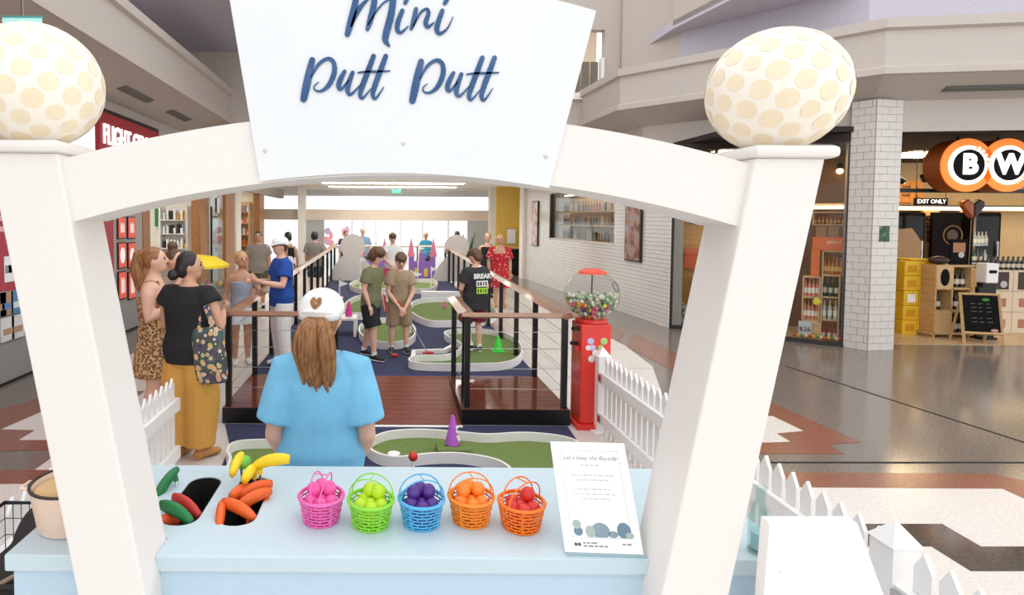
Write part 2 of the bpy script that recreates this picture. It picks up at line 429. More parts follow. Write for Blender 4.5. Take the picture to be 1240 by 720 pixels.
for z in (HZ0+.02, 1.75, 2.1):
    MB().box(WP((s_a+s_b)/2, -.5, z), (s_b-s_a+.4, .4, .03), M=WM).build('display_shelf', PINE, win)
bt = MB(); bcs = [mat('bottle_'+n, c, .15, spec=.6) for n, c in (('green', (60, 78, 56)), ('amber', (176, 112, 42)), ('clear', (196, 196, 180)), ('dark', (46, 36, 32)))]
for z in (HZ0+.035, 1.765, 2.115):
    for k in range(26):
        s = s_a - .1 + (s_b-s_a+.2)*k/25
        bt.cur = random.choice((0, 1, 1, 2, 3))
        bt.tube([WP(s, -.42, z), WP(s, -.42, z+.16), WP(s, -.42, z+.2), WP(s, -.42, z+.27)], [.03, .03, .012, .012], 6)
struct(bt.build('window_bottles', bcs, win), 'stuff')

# pictures on the tiled wall
def picture(pa, pb, z0, z1, lab, tones):
    s0, s1 = wall_s(pa), wall_s(pb)
    t = thing('framed_poster', lab, 'poster', WP((s0+s1)/2, .012, z0), ang)
    L = abs(s1-s0); fm = mat('brown_frame', (98, 56, 48), .5)
    MB().bb(-L/2, L/2, 0, .05, 0, z1-z0).build('frame', BLK, t)
    m = ramp_mat('print_'+lab[:6], 'ShaderNodeTexNoise', tones, .35, 4)
    MB().bb(-L/2+.03, L/2-.03, .05, .056, .03, z1-z0-.03).build('print', m, t)
picture(779, 760, 1.08, 2.25, 'tall framed poster in brown and blue tones beside the display window', [(.35, (112, 62, 56)), (.5, (176, 132, 110)), (.62, (140, 140, 160)), (.7, (196, 176, 160))])
picture(653, 645.5, 1.1, 2.45, 'narrow framed poster at the far end of the tiled wall', [(.35, (196, 150, 150)), (.5, (226, 210, 200)), (.7, (240, 236, 230))])

# ------------------------------------------------------------------ tiled pillar of the bottle shop
K0, K1, K2 = G(1021, 420), G(1050, 424.5), G(1081, 423.5)
pil = struct(MB().prism([K0[:2], K1[:2], K2[:2], (K2.x+.1, K2.y+.5), (K0.x+.25, K0.y+.4)], 3.66, (0, 0, 0)).build('trim_3', GROUT))
th2 = 3.66/34
for a, b, sh in ((K0, K1, 0), (K1, K2, .5)):
    d = b-a; L = d.length; d.normalize(); an = math.atan2(d.y, d.x); tl = L*.56
    for r in range(34):
        z = (r+.5)*th2; s = -tl*.5 if (r % 2) else 0
        s -= sh*tl*.3
        while s < L:
            u, v = max(s, 0), min(s+tl, L); s += tl
            if v-u < .03: continue
            k = ('p', round(v-u, 3))
            if k not in tile_me: tile_me[k] = MB().box((0, -.006, 0), (v-u-.005, .010, th2-.005)).mesh('tile', TILE)
            link('tile', tile_me[k], pil, a + d*((u+v)/2) + Vector((0, 0, z)), an)
pl = A(1069.5, 283, K2.y-.03)
t = thing('green_plaque', 'small framed green notice on the tiled pillar', 'sign', pl, math.atan2((K2-K1).y, (K2-K1).x))
MB().bb(-.11, .11, -.012, .004, -.135, .135).build('frame', mat('olive_frame', (110, 92, 60), .5), t)
MB().bb(-.09, .09, -.018, -.012, -.115, .115).build('print', ramp_mat('green_print', 'ShaderNodeTexNoise', [(.4, (24, 52, 36)), (.6, (46, 92, 60)), (.7, (150, 160, 120))], .4, 14), t)

# ------------------------------------------------------------------ far entrance
YE = 22.0
ent = struct(link('wall_far', None))
HD = mat('beige_header', (214, 200, 186), .8)
zt, zh, zd = A(500, 229, YE).z, A(500, 254, YE).z, A(500, 267, YE).z
MB().bb(-7, 6.5, YE, YE+.25, zd, zh).build('header', HD, ent)
MB().bb(-7, 6.5, YE-.05, YE+.02, 2.98, 3.05).build('top_rail', WHITE, ent)
for px in (366, 596): 
    x = A(px, 260, YE).x; MB().bb(x-.14, x+.14, YE-.2, YE+.1, 0, 3.05).build('column', WHITE, ent)
for px in (392, 426, 440, 455, 485, 512, 543):
    x = A(px, 280, YE).x; MB().bb(x-.025, x+.025, YE, YE+.08, 0, zd).build('door_mullion', mat('pale_mullion', (206, 202, 198), .5), ent)
for a, b in ((366, 392), (566, 596)):
    xa, xb = A(a, 280, YE).x, A(b, 280, YE).x
    MB().bb(xa, xb, YE+.02, YE+.06, 0, zd).build('grey_panel', mat('frosted_panel', (170, 174, 176), .4), ent)
for a, b in ((392, 426), (426, 455), (455, 485), (485, 512), (512, 543), (543, 566)):
    xa, xb = A(a, 280, YE).x, A(b, 280, YE).x
    MB().bb(xa, xb, YE+.03, YE+.045, 0, zd).build('door_pane', GLASS, ent)
MB().bb(A(366, 240, YE).x, A(596, 240, YE).x, YE+.1, YE+.115, zh, 3.0).build('glass_pane', GLASS, ent)
ex = thing('exit_sign', 'small green exit sign hanging above the far doors', 'sign', A(480, 231, YE-1.5))
MB().bb(-.16, .16, -.02, .02, -.08, .06).build('plate', mat('exit_green', (90, 190, 150), .5, emit=.6), ex)
MB().tube([(0, 0, .06), (0, 0, .22)], .008, 6).build('hanger', CHROME, ex)
t = thing('exit_sign', 'turquoise edge-lit exit sign high up beside the left ball', 'sign', A(27, 27, 5.0))
MB().bb(-.165, .165, -.01, .01, -.16, .05).build('plate', mat('exit_teal', (170, 226, 222), .3, emit=.4), t)
MB().bb(-.17, .17, -.014, .014, .035, .052).build('frame', mat('exit_rim', (96, 170, 166), .4), t)
MB().bb(-.008, .008, -.008, .008, .05, 1.0).build('hanger', CHROME, t)
# ------------------------------------------------------------------ arch over the counter
XC, YF, PW = .05, 1.5, .18
def post_in(z): return .70 + (z-.95)*.185 if z > .86 else .70-.09*.185
arch = thing('entrance_arch', 'white timber arch with leaning square posts standing at the blue counter', 'arch', (XC, YF, 0))
APAINT = mat('arch_white', (234, 229, 224), .5, var=.012, scale=90, bump=.03)
for s in (-1, 1):
    zs = [0, .86, 1.3, 1.7, 2.045]; b = MB(); vs_ = []
    for z in zs:
        xi = post_in(z)
        vs_ += [(s*xi, 0, z), (s*(xi+PW), 0, z), (s*(xi+PW), PW, z), (s*xi, PW, z)]
    fs = [(i*4+j, i*4+(j+1) % 4, (i+1)*4+(j+1) % 4, (i+1)*4+j) for i in range(len(zs)-1) for j in range(4)]
    fs += [(3, 2, 1, 0), tuple(16+j for j in range(4))]
    if s < 0: fs = [f[::-1] for f in fs]
    po = b.add(vs_, fs).build('post', APAINT, arch)
    bv = po.modifiers.new('bevel', 'BEVEL'); bv.width = .006; bv.segments = 2
    zc = 2.045; xi = post_in(zc)
    cp = MB().bb(s*(xi-.012), s*(xi+PW+.028), -.02, PW+.02, zc, zc+.032, ch=.012)
    cp.build('cap', APAINT, arch, smooth=True)
# curved beam
n = 32; BY0, BY1 = .018, .20; lo = []; hi = []
for i in range(n+1):
    u = -1 + 2*i/n; x = u*.945
    zb = 1.868 + .127*(1-u*u); zt_ = 2.03 + .128*(1-u*u)
    e = post_in(zb); 
    xb = u*post_in(1.87); xt = u*post_in(2.03)
    lo.append((xb, zb)); hi.append((xt, zt_))
poly = lo + hi[::-1]
bm_ = MB(); N = len(poly); a_ = [(p[0], BY0, p[1]) for p in poly]; b_ = [(p[0], BY1, p[1]) for p in poly]
fs = []
for i in range(n):
    fs += [(i, i+1, N-2-i, N-1-i), (N+i+1, N+i, 2*N-1-i, 2*N-2-i)]
    fs += [(i+1, i, N+i, N+i+1), (N-1-i, N-2-i, 2*N-2-i, 2*N-1-i)]
bm_.add(a_+b_, fs).build('beam', APAINT, arch, smooth=True)

# sign board
YS = YF + .004
SGN = ramp_mat('sign_board_paint', 'ShaderNodeTexNoise', [(.3, (226, 229, 231)), (.7, (231, 233, 235))], .35, 2)
top_c, bot_c = A(500, 7, YS), A(490, 224, YS)
def SP(px, py): p = A(px, py, YS); return (p.x, p.z)
sp = []
for i in range(17):
    u = i/16; px = 315 + (665-315)*u; py = 219.5 + 8*u - (4*u*(1-u))*14
    sp.append(SP(px, py))
for i in range(17):
    u = 1-i/16; px = 278 + (722-278)*u; py = -1 + 14*u - (4*u*(1-u))*30
    sp.append(SP(px, py))
sign = thing('sign_board', 'white flared sign board reading Mini Putt Putt fixed to the arch beam', 'sign', (bot_c.x, YS, bot_c.z))
MB().prism([(x-bot_c.x, z-bot_c.z) for x, z in sp], .012, (0, .012, 0), (1, 0, 0), (0, 0, 1)).build('board', SGN, sign)
INK = ramp_mat('brush_ink', 'ShaderNodeTexNoise', [(.30, (70, 96, 140)), (.5, (38, 82, 132)), (.72, (24, 72, 118))], .5, 14)
ST = [  # brush strokes: photo position and width
 ('M', [(376,-25,30),(362,50,36),(342,130,38),(325,192,30)]), ('M', [(345,150,10),(385,60,26),(430,5,16),(462,-22,8)]),
 ('M', [(478,-12,30),(468,50,34),(450,120,32),(436,165,20)]), ('M', [(440,140,8),(490,60,9),(530,15,10),(570,-5,10)]),
 ('M', [(580,0,34),(566,90,38),(542,180,38),(536,225,32),(556,256,14)]),
 ('i', [(630,62,24),(606,125,28),(603,170,24),(625,182,16),(662,148,6)]), ('i', [(646,18,22),(658,-8,24)]),
 ('n', [(706,52,22),(694,115,28),(680,160,20)]), ('n', [(690,150,8),(730,75,13),(764,52,14),(776,75,22),(760,125,26),(772,152,20),(805,128,7)]),
 ('i', [(852,62,24),(828,130,28),(822,170,26),(840,188,20),(880,160,10),(912,95,4)]), ('i', [(866,20,22),(884,-10,24)])]
PT = [('p', [(130,335,32),(112,410,40),(95,490,42),(82,552,36)]),
 ('p', [(125,430,8),(165,360,18),(215,328,20),(248,348,24),(252,405,28),(225,470,26),(185,505,16),(150,505,10),(140,482,7),(165,458,5)]),
 ('u', [(310,398,20),(288,440,28),(276,480,26),(290,498,16),(330,450,8)]), ('u', [(354,405,22),(334,460,28),(326,505,26),(345,526,16),(400,470,6)]),
 ('t', [(470,314,26),(442,390,30),(412,470,30),(396,525,24),(410,547,14),(455,495,5)]), ('t', [(538,314,26),(510,390,30),(480,470,30),(466,525,24),(482,549,14),(527,485,5)]),
 ('t', [(384,405,8),(440,400,13),(500,399,12),(560,396,7)])]
ST += PT + [(k, [(x+604, y+9, w_) for x, y, w_ in pts]) for k, pts in PT]
for k, pts in ST:
    q = catmull(pts, 7); b = MB(); L = []; Rr = []
    def conv(p): x, z = SP(350 + p[0]/4.593, p[1]/4.593); return Vector((x-bot_c.x, z-bot_c.z))
    c = [conv(p) for p in q]; wd_ = [p[2]/4.593*YS/F*.5 for p in q]
    for i in range(len(c)):
        t_ = (c[min(i+1, len(c)-1)]-c[max(i-1, 0)]).normalized(); nn = Vector((-t_.y, t_.x))
        rough = 1 + .07*math.sin(i*2.3)
        L.append(c[i] + nn*wd_[i]*rough); Rr.append(c[i] - nn*wd_[i])
    def cap_pts(i, sgn):
        t_ = (c[1]-c[0] if i == 0 else c[-1]-c[-2]).normalized(); nn = Vector((-t_.y, t_.x)); out = []
        for a in range(1, 6):
            an = math.pi*a/6
            out.append(c[i] + (nn*math.cos(an)*sgn + t_*math.sin(an)*(-1 if i == 0 else 1))*wd_[i])
        return out
    vs_ = [(p.x, -.003, p.y) for p in L] + [(p.x, -.003, p.y) for p in Rr]; m_ = len(L)
    fs = [(i+m_, i+1+m_, i+1, i) for i in range(m_-1)]
    b.add(vs_, fs)
    for i, sg in ((0, 1), (-1, 1)):
        ii = 0 if i == 0 else m_-1
        ring = [L[ii]] + cap_pts(i, 1) + [Rr[ii]]
        b.add([(p.x, -.003, p.y) for p in ring], [tuple(range(len(ring)))])
    o = b.build('brush_stroke', INK, sign)
    sd = o.modifiers.new('thickness', 'SOLIDIFY'); sd.thickness = .0022; sd.offset = 0
for px, py in ((321, 182), (488.5, 173), (661, 189)):
    x, z = SP(px, py)
    MB().ball((x-bot_c.x, -.001, z-bot_c.z), (.006, .004, .006)).build('screw', mat('screw_white', (214, 212, 208), .3), sign, smooth='all')

# golf balls on the posts
CRM = mat('ball_white', (250, 243, 230), .35, var=.01)
DOT = mat('ball_dimple_cream', (244, 228, 198), .45, var=.02)
for s, side in ((-1, 'beside the red travel shop'), (1, 'in front of the tiled pillar')):
    rb = .166; zc = 2.077
    x = XC + s*(post_in(2.06)+PW/2+.012)
    bl = thing('giant_golf_ball', 'giant cream golf ball on the arch post ' + side, 'ball', (x, YF+PW/2, zc))
    MB().ball((0, 0, rb-.008), (rb*1.03, rb*1.03, rb), 40, 24).build('shell', CRM, bl, smooth='all')
    d = MB(); NN = 96; ga = math.pi*(3-5**.5)
    for k in range(NN):
        zz = 1-2*(k+.5)/NN; rr = math.sqrt(1-zz*zz); nrm = Vector((rr*math.cos(ga*k), rr*math.sin(ga*k), zz))
        u = nrm.orthogonal().normalized(); v = nrm.cross(u); a0 = .152*random.uniform(.88, 1.05)
        pts = []
        for q in range(14):
            e = u*math.cos(q*2*math.pi/14)*math.sin(a0) + v*math.sin(q*2*math.pi/14)*math.sin(a0)*.95 + nrm*math.cos(a0)
            pts.append(e)
        pts.append(nrm)
        pts = [Vector((p.x*rb*1.033, p.y*rb*1.033, p.z*rb*1.003+rb-.008)) for p in pts]
        if zz > -.93: d.add(pts, [(q, (q+1) % 14, 14) for q in range(14)])
    d.build('dimples', DOT, bl, smooth='all')

# ------------------------------------------------------------------ pale blue counter
ZT = .93
BLUE = mat('pale_blue_paint', (196, 214, 222), .45, var=.015, scale=50, bump=.02)
BLUE2 = mat('pale_blue_front', (184, 208, 224), .5, var=.015)
counter = thing('counter', 'pale blue painted counter with putter slots between the arch posts', 'counter', (XC, 1.59, 0))
def rounded(x0, x1, y0, y1, r, k=6):
    out = []
    for cx, cy, a0 in ((x1-r, y1-r, 0), (x0+r, y1-r, 90), (x0+r, y0+r, 180), (x1-r, y0+r, 270)):
        for i in range(k+1):
            a = R(a0+90*i/k); out.append((cx+r*math.cos(a), cy+r*math.sin(a)))
    return out
CX0, CX1, CD = -1.12, 1.12, .60
slots = [(-.755, -.64, .165, .50), (-.575, -.46, .165, .50)]
# top outline with notches where the posts pass
nz = post_in(.93)
def notch(s):
    a, b = nz, nz+PW+.012
    return [(s*a, 0), (s*a, .092+.004), (s*b, .092+.004), (s*b, 0)]
NT = .096
outline = [(CX0, 0)] + [(-(nz+PW+.012), 0), (-(nz+PW+.012), NT), (-nz, NT), (-nz, 0)] + [(nz, 0), (nz, NT), (nz+PW+.012, NT), (nz+PW+.012, 0)] + [(CX1, 0), (CX1, CD), (CX0, CD)]
def plate_with_holes(outline, holes, z0, z1):
    bm = bmesh.new()
    loops = [outline] + holes; es = []
    for lp in loops:
        vv = [bm.verts.new((p[0], p[1], z1)) for p in lp]
        es += [bm.edges.new((vv[i], vv[(i+1) % len(vv)])) for i in range(len(vv))]
    bmesh.ops.triangle_fill(bm, use_beauty=True, use_dissolve=False, edges=es)
    for f in bm.faces:
        if f.normal.z < 0: f.normal_flip()
    ret = bmesh.ops.extrude_face_region(bm, geom=bm.faces[:])
    for v in [g_ for g_ in ret['geom'] if isinstance(g_, bmesh.types.BMVert)]: v.co.z = z0
    bmesh.ops.recalc_face_normals(bm, faces=bm.faces[:])
    me = bpy.data.meshes.new('top'); bm.to_mesh(me); bm.free()
    return me
me = plate_with_holes(outline, [rounded(*s_, .05) for s_ in slots], ZT-.048, ZT)
me.materials.append(BLUE)
top = link('top', me, counter)
bv = top.modifiers.new('bevel', 'BEVEL'); bv.width = .005; bv.segments = 2; bv.limit_method = 'ANGLE'
bd = MB()
bd.bb(-nz+.012, nz-.012, .012, .03, 0, ZT-.05); bd.bb(CX0+.02, CX1-.02, CD-.03, CD-.012, 0, ZT-.05)
bd.bb(CX0+.02, -(nz+PW+.02), .012, .03, 0, ZT-.05); bd.bb(nz+PW+.02, CX1-.02, .012, .03, 0, ZT-.05)
bd.bb(CX0+.02, CX0+.04, .03, CD-.03, 0, ZT-.05); bd.bb(CX1-.04, CX1-.02, .03, CD-.03, 0, ZT-.05)
bd.build('body', BLUE2, counter)
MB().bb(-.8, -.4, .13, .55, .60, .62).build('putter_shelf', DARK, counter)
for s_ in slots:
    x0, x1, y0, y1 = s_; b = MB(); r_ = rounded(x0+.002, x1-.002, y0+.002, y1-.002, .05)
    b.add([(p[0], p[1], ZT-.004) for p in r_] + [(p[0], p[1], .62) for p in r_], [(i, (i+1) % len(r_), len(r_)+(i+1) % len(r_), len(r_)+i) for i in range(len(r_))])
    b.build('slot_shade_liner', DARK, counter)  # dark sleeve painted as the unlit inside of the slot
# ------------------------------------------------------------------ baskets of balls on the counter
def basket(px, py, name_c, c, ballc, turn, ball_lab, nb, wob=0):
    p = G(px, py, ZT)
    r0, r1, h = .055, .0695, .082
    bm_ = mat('plastic_'+name_c, c, .35, var=.02)
    t = thing('ball_basket', '%s plastic basket with a loop handle holding %s golf balls on the counter' % (name_c, ball_lab), 'basket', p, turn)
    MB().lathe([(0, .001), (r0, .001), (r0+.001, .006), (0, .006)], 28).build('base', bm_, t)
    rad = lambda z: r0 + (r1-r0)*z/h
    wl_ = MB(); rows = 7; zr = [.004 + i*(h-.01)/rows for i in range(rows+1)]
    for z in zr:
        r = rad(z); wl_.lathe([(r-.001, z-.0022), (r+.001, z-.0022), (r+.0012, z+.0022), (r-.0008, z+.0022), (r-.001, z-.0022)], 28)
    for i in range(rows):
        for k in range(14):
            a = 2*math.pi*(k + .5*(i % 2))/14; z0, z1 = zr[i], zr[i+1]
            wl_.tube([((rad(z0))*math.cos(a), rad(z0)*math.sin(a), z0), (rad(z1)*math.cos(a), rad(z1)*math.sin(a), z1)], .0024, 4)
    for k in range(4):
        a = math.pi/4 + k*math.pi/2
        wl_.tube([(rad(0)*math.cos(a)*1.01, rad(0)*math.sin(a)*1.01, .002), (rad(h)*math.cos(a)*1.01, rad(h)*math.sin(a)*1.01, h)], .0035, 5)
    wl_.build('lattice_wall', bm_, t)
    MB().lathe([(r1-.004, h-.006), (r1+.005, h-.006), (r1+.006, h-.001), (r1+.002, h+.003), (r1-.003, h+.002), (r1-.004, h-.006)], 36).build('rim', bm_, t, smooth=True)
    hd = MB()
    for o in (-.012, .012):
        pts = []
        for i in range(17):
            a = math.pi*i/16; pts.append((r1*math.cos(a)*.99, o*(1 + .9*math.sin(a)) + wob*math.sin(a)*.03, h-.004 + .068*math.sin(a)**.8))
        hd.tube(pts, .0023, 6)
    hd.tube([(0, -.022+wob*.03, h+.064), (0, .022+wob*.03, h+.064)], .002, 6)
    hd.build('handle', bm_, t, smooth=True)
    bmat = mat('ball_'+ball_lab.replace(' ', '_'), ballc, .3, var=.03, scale=300, bump=.15)
    me = MB().ball((0, 0, 0), .0228, 18, 12).mesh('golf_ball', bmat, 'all')
    # lower layer, then a heap
    rng = random.Random(px)
    spots = [(.026*math.cos(a), .026*math.sin(a), .028) for a in (0.3, 1.87, 3.44, 5.0)] + [(.034*math.cos(a), .034*math.sin(a), .064) for a in (0.9, 2.2, 3.5, 4.75, 5.9)] + [(0, 0, .060)]
    top_ = [(.024*math.cos(a), .024*math.sin(a)+.006, .096) for a in (.3, 1.7, 3.2)]
    for q in spots + top_[:nb]:
        o = link('golf_ball', me, None, (p.x+q[0], p.y+q[1], p.z+q[2]))
        tag(o, '%s golf ball in the %s basket' % (ball_lab, name_c), 'golf ball', '%s balls in the %s basket' % (ball_lab, name_c))
basket(389, 629, 'pink', (233, 108, 180), (238, 92, 168), R(80), 'hot pink', 3)
basket(449, 634, 'lime green', (140, 214, 62), (190, 226, 40), R(-18), 'yellow green', 2, .3)
basket(510, 633, 'sky blue', (86, 176, 226), (84, 48, 138), R(12), 'dark purple', 3)
basket(570, 630, 'orange', (240, 140, 40), (250, 138, 44), R(8), 'bright orange', 3)
basket(631, 637, 'deep orange', (244, 122, 26), (218, 52, 48), R(35), 'red', 1)

# ------------------------------------------------------------------ putters standing head-up in the slots
def putter(px, py, Y, c, yaw, roll, lab, length=.115, tilt=0, foot=None):
    length *= 1.12; p = A(px, py, Y)
    m = mat('rubber_'+c[0], c[1], .45, var=.03)
    t = thing('putter', lab, 'putter', p)
    M = Matrix.Rotation(yaw, 3, 'Z') @ Matrix.Rotation(roll, 3, 'Y') @ Matrix.Rotation(tilt, 3, 'X')
    hd = MB(); pts = []; rd = []
    for i in range(9):
        u = i/8; x = (u-.5)*length
        k = math.sin(math.pi*min(1, max(0, .04+.92*u)))**.24
        pts.append(M @ Vector((x, 0, .010*math.sin(u*math.pi)))); rd.append((.0155*k, .022*k*(1.12-.25*u)))
    up = M @ Vector((0, 1, 0))
    hd.tube(pts, rd, 12, up=up).build('head', m, t, smooth='all')
    s0 = M @ Vector((length*.34, 0, -.012)); f = Vector(foot) - p if foot else Vector((s0.x, s0.y, .63-p.z))
    MB().tube([s0, s0 + (f-s0).normalized()*.02], .009, 8).build('neck', m, t)
    MB().tube([s0 + (f-s0).normalized()*.015, f], .005, 8).build('shaft', CHROME, t)
XS1 = XC-.70; XS2 = XC-.52
GRN, YEL, ORG, RED_, BLU = ('green', (30, 120, 66)), ('yellow', (246, 214, 30)), ('orange', (232, 100, 34)), ('red', (196, 50, 44)), ('blue', (40, 90, 170))
putter(202, 586, 1.99, GRN, R(70), R(-30), 'green rubber putter head sticking up at the back of the dark slot', foot=(XS1, 1.92, .64))
putter(226, 614, 1.86, RED_, R(-28), R(18), 'red rubber putter head behind a green one in the dark slot', foot=(XS1+.02, 1.86, .64))
putter(213, 621, 1.80, GRN, R(-22), R(14), 'green rubber putter head lying in front of the red one', foot=(XS1, 1.82, .64))
putter(203, 634, 1.80, ('orangered', (222, 84, 44)), R(60), R(20), 'orange rubber putter head half hidden under the green ones', .08, foot=(XS1-.01, 1.80, .64))
putter(287, 562, 2.02, YEL, R(88), R(-8), 'yellow putter head seen end-on at the back of the putter slot', foot=(XS2-.02, 2.03, .64))
putter(329, 560, 2.00, YEL, R(180), R(12), 'yellow putter head lying crosswise above the orange ones', foot=(XS2+.03, 2.02, .64))
putter(303, 574, 1.98, YEL, R(75), R(-5), 'small yellow putter head between the other two yellow ones', .085, foot=(XS2, 1.99, .64))
putter(296, 562, 2.06, ('lime', (120, 200, 60)), R(70), 0, 'lime green putter tip behind the yellow putters', .05, foot=(XS2-.01, 2.06, .64))
putter(292, 597, 1.94, ORG, R(65), R(10), 'orange putter head tilted against the middle of the pile', .10, foot=(XS2-.02, 1.95, .64))
putter(309, 594, 1.95, ORG, R(25), R(-14), 'orange putter head stacked topmost below the yellow ones', .11, foot=(XS2+.01, 1.96, .64))
putter(308, 605, 1.90, ORG, R(30), R(-16), 'orange putter head in the middle of the orange stack', .11, foot=(XS2+.02, 1.90, .64))
putter(289, 618, 1.83, ORG, R(-22), R(14), 'orange putter head lying across the front of the slot', .115, foot=(XS2+.02, 1.84, .64))
putter(267, 625, 1.81, ORG, R(100), R(-20), 'orange putter head standing on edge at the slot front', .10, foot=(XS2-.02, 1.82, .64))

# ------------------------------------------------------------------ table sign in acrylic holder
s0, s1, s2, s3 = A(684, 672, 1.640), A(781, 673, 1.640), A(763, 545, 1.80), A(672, 537, 1.80)
base = G(732, 672, ZT)
ts = thing('table_sign', 'white notice in a clear acrylic holder leaning back on the counter', 'sign', (base.x, base.y, ZT))
yaw = R(-3); Wd, Hh, lean = .222, .305, R(22)
ux = Vector((math.cos(yaw), math.sin(yaw), 0)); back = Vector((-math.sin(yaw), math.cos(yaw), 0))
uy = Vector((0, 0, 1))*math.cos(lean) + back*math.sin(lean); nz_ = ux.cross(uy)
SH = .022
def TS(x, y, o=0): return ux*(x - SH*(y/Hh)*1.0) + uy*y + nz_*o
def strip(x0, x1, y0, y1, m, o, name, d=.0006):
    b = MB(); q = [TS(x0, y0, o), TS(x1, y0, o), TS(x1, y1, o), TS(x0, y1, o)]; q2 = [v + nz_*d for v in q]
    b.add(q+q2, [(3,2,1,0), (4,5,6,7), (0,1,5,4), (1,2,6,5), (2,3,7,6), (3,0,4,7)]); return b.build(name, m, ts)
PAP = mat('notice_paper', (250, 250, 250), .5, var=.01)
strip(-Wd/2, Wd/2, 0.004, Hh, glass_mat('acrylic', (240, 246, 248)), -.003, 'acrylic_back', .002)
strip(-Wd/2+.001, Wd/2-.001, 0.005, Hh-.002, PAP, 0, 'notice_sheet')
strip(-Wd/2, Wd/2, 0, .004, MATS['acrylic'], -.004, 'acrylic_foot', .03)
GY = mat('print_grey', (150, 150, 152), .6); GYL = mat('print_light_grey', (206, 206, 208), .6); DKP = mat('print_dark', (96, 98, 102), .6)
for (x0, x1, y0, y1) in ((-.085, .085, .278, .2788), (-.085, .085, .044, .0448), (-.085, -.0842, .044, .278), (.0842, .085, .044, .278)):
    strip(x0, x1, y0, y1, GY, .0007, 'border_line', .0003)
tm = text_mesh("Let's keep the Bayside", .0175, .0002, GY, shear=.35)
o = link('lettering', tm, ts); o.matrix_local = Matrix.Translation(TS(.0, .258, .001)) @ Matrix((ux, uy, nz_)).transposed().to_4x4()
rw = random.Random(3)
def words(y, x0, x1, m):
    x = x0
    while x < x1-.004:
        w_ = rw.uniform(.006, .018); e = min(x+w_, x1); strip(x, e, y, y+.0045, m, .0007, 'print_word', .0003); x = e+.003
words(.236, -.03, .03, GYL)
for y, a in ((.208, .062), (.195, .045), (.170, .052), (.157, .062), (.144, .04)): words(y, -a, a, GYL)
# eucalyptus leaves printed along the foot
LF = [mat('leaf_print_'+n, c, .6) for n, c in (('blue', (134, 154, 168)), ('slate', (110, 134, 152)), ('sage', (168, 184, 176)))]
for x, y, a, b_, k in ((-.066, .078, .012, .012, 2), (-.064, .060, .013, .012, 1), (-.03, .060, .014, .016, 2), (.0, .062, .026, .022, 0), (.034, .054, .014, .009, 0), (.066, .064, .020, .022, 1), (.08, .052, .012, .008, 2)):
    b = MB(); pts = [TS(x + a*math.cos(q*math.pi/8), max(.0455, y + b_*math.sin(q*math.pi/8)), .0012+k*.0003) for q in range(16)]
    b.add(pts, [tuple(range(16))]); b.build('leaf_print', LF[k], ts)
for x in (-.076, -.066):
    b = MB(); b.add([TS(x + .005*math.cos(q*math.pi/6), .026 + .005*math.sin(q*math.pi/6), .001) for q in range(12)], [tuple(range(12))]); b.build('logo_dot', DKP, ts)
words(.028, -.055, -.01, GY); words(.020, -.055, .02, GY); words(.027, .055, .085, GY)

# ------------------------------------------------------------------ tub, glass bottle, wire basket, white bin
pp = G(92, 632, ZT)
tub = thing('metal_tub', 'beige enamel tub with ear handles standing on the counter end', 'tub', pp)
TB = mat('beige_enamel', (232, 206, 184), .4, var=.02); RIMB = mat('black_rim', (46, 40, 38), .4)
rt, rb2, ht = .125, .10, .135
MB().lathe([(0, .002), (rb2, .002), (rb2+.004, .008), (rt, ht), (rt-.006, ht), (rb2-.004, .012), (0, .012)], 40).build('body', TB, tub, smooth=True)
MB().lathe([(rt-.007, ht-.002), (rt+.002, ht-.003), (rt+.003, ht+.003), (rt-.006, ht+.003), (rt-.007, ht-.002)], 40).build('rim', RIMB, tub)
MB().lathe([(0, .118), (rt-.014, .118), (rt-.016, .112), (0, .112)], 40).build('wooden_lid', PINE, tub)
for s in (-1, 1):
    b = MB(); b.tube([(s*(rt+.0), -.03, ht-.02), (s*(rt+.03), -.02, ht-.018), (s*(rt+.03), .02, ht-.018), (s*rt, .03, ht-.02)], .006, 8).build('handle', TB, tub)
pb_ = G(919, 668, ZT)
bo = thing('glass_bottle', 'clear glass bottle standing behind the arch post on the counter end', 'bottle', pb_)
MB().lathe([(0, .004), (.026, .004), (.03, .01), (.03, .10), (.024, .13), (.014, .15), (.013, .175), (.016, .178), (.016, .19), (.011, .19), (.010, .15), (.02, .128), (.027, .1), (.027, .012), (0, .010)], 24).build('glass_body', glass_mat('bottle_glass', (240, 248, 247), .5), bo, smooth=True)
MB().lathe([(0, 0), (.029, 0), (.03, .006), (0, .009)], 24).build('base', mat('glass_base', (170, 184, 184), .1, spec=.8), bo)
MB().lathe([(0, .012), (.022, .012), (.022, .06), (0, .06)], 16).build('label', mat('bottle_label_blue', (190, 214, 226), .4), bo)
# wire basket with a black bag beyond the counter end
wbp = Vector((-1.305, 1.98, 0))
wk = thing('wire_trolley', 'black wire basket trolley beyond the counter end', 'trolley', wbp)
LXb, LYb, zt0, zt1 = .195, .26, .36, .755
wb2 = MB()
for z in (zt1, zt1-.006): wb2.tube([(-LXb, -LYb, z), (LXb, -LYb, z), (LXb, LYb, z), (-LXb, LYb, z), (-LXb, -LYb, z)], .005, 6)
wb2.build('top_rim', BLACKM, wk)
wb2 = MB()
for i in range(13):
    x = -LXb + i*2*LXb/12
    for s in (-1, 1): wb2.tube([(x, s*LYb, zt1), (x, s*LYb, zt0)], .002, 4)
for i in range(11):
    y = -LYb + i*2*LYb/10
    for s in (-1, 1): wb2.tube([(s*LXb, y, zt1), (s*LXb, y, zt0)], .002, 4)
for k in range(6):
    z = zt0 + (zt1-zt0)*k/6; wb2.tube([(-LXb, -LYb, z), (LXb, -LYb, z), (LXb, LYb, z), (-LXb, LYb, z), (-LXb, -LYb, z)], .002, 4)
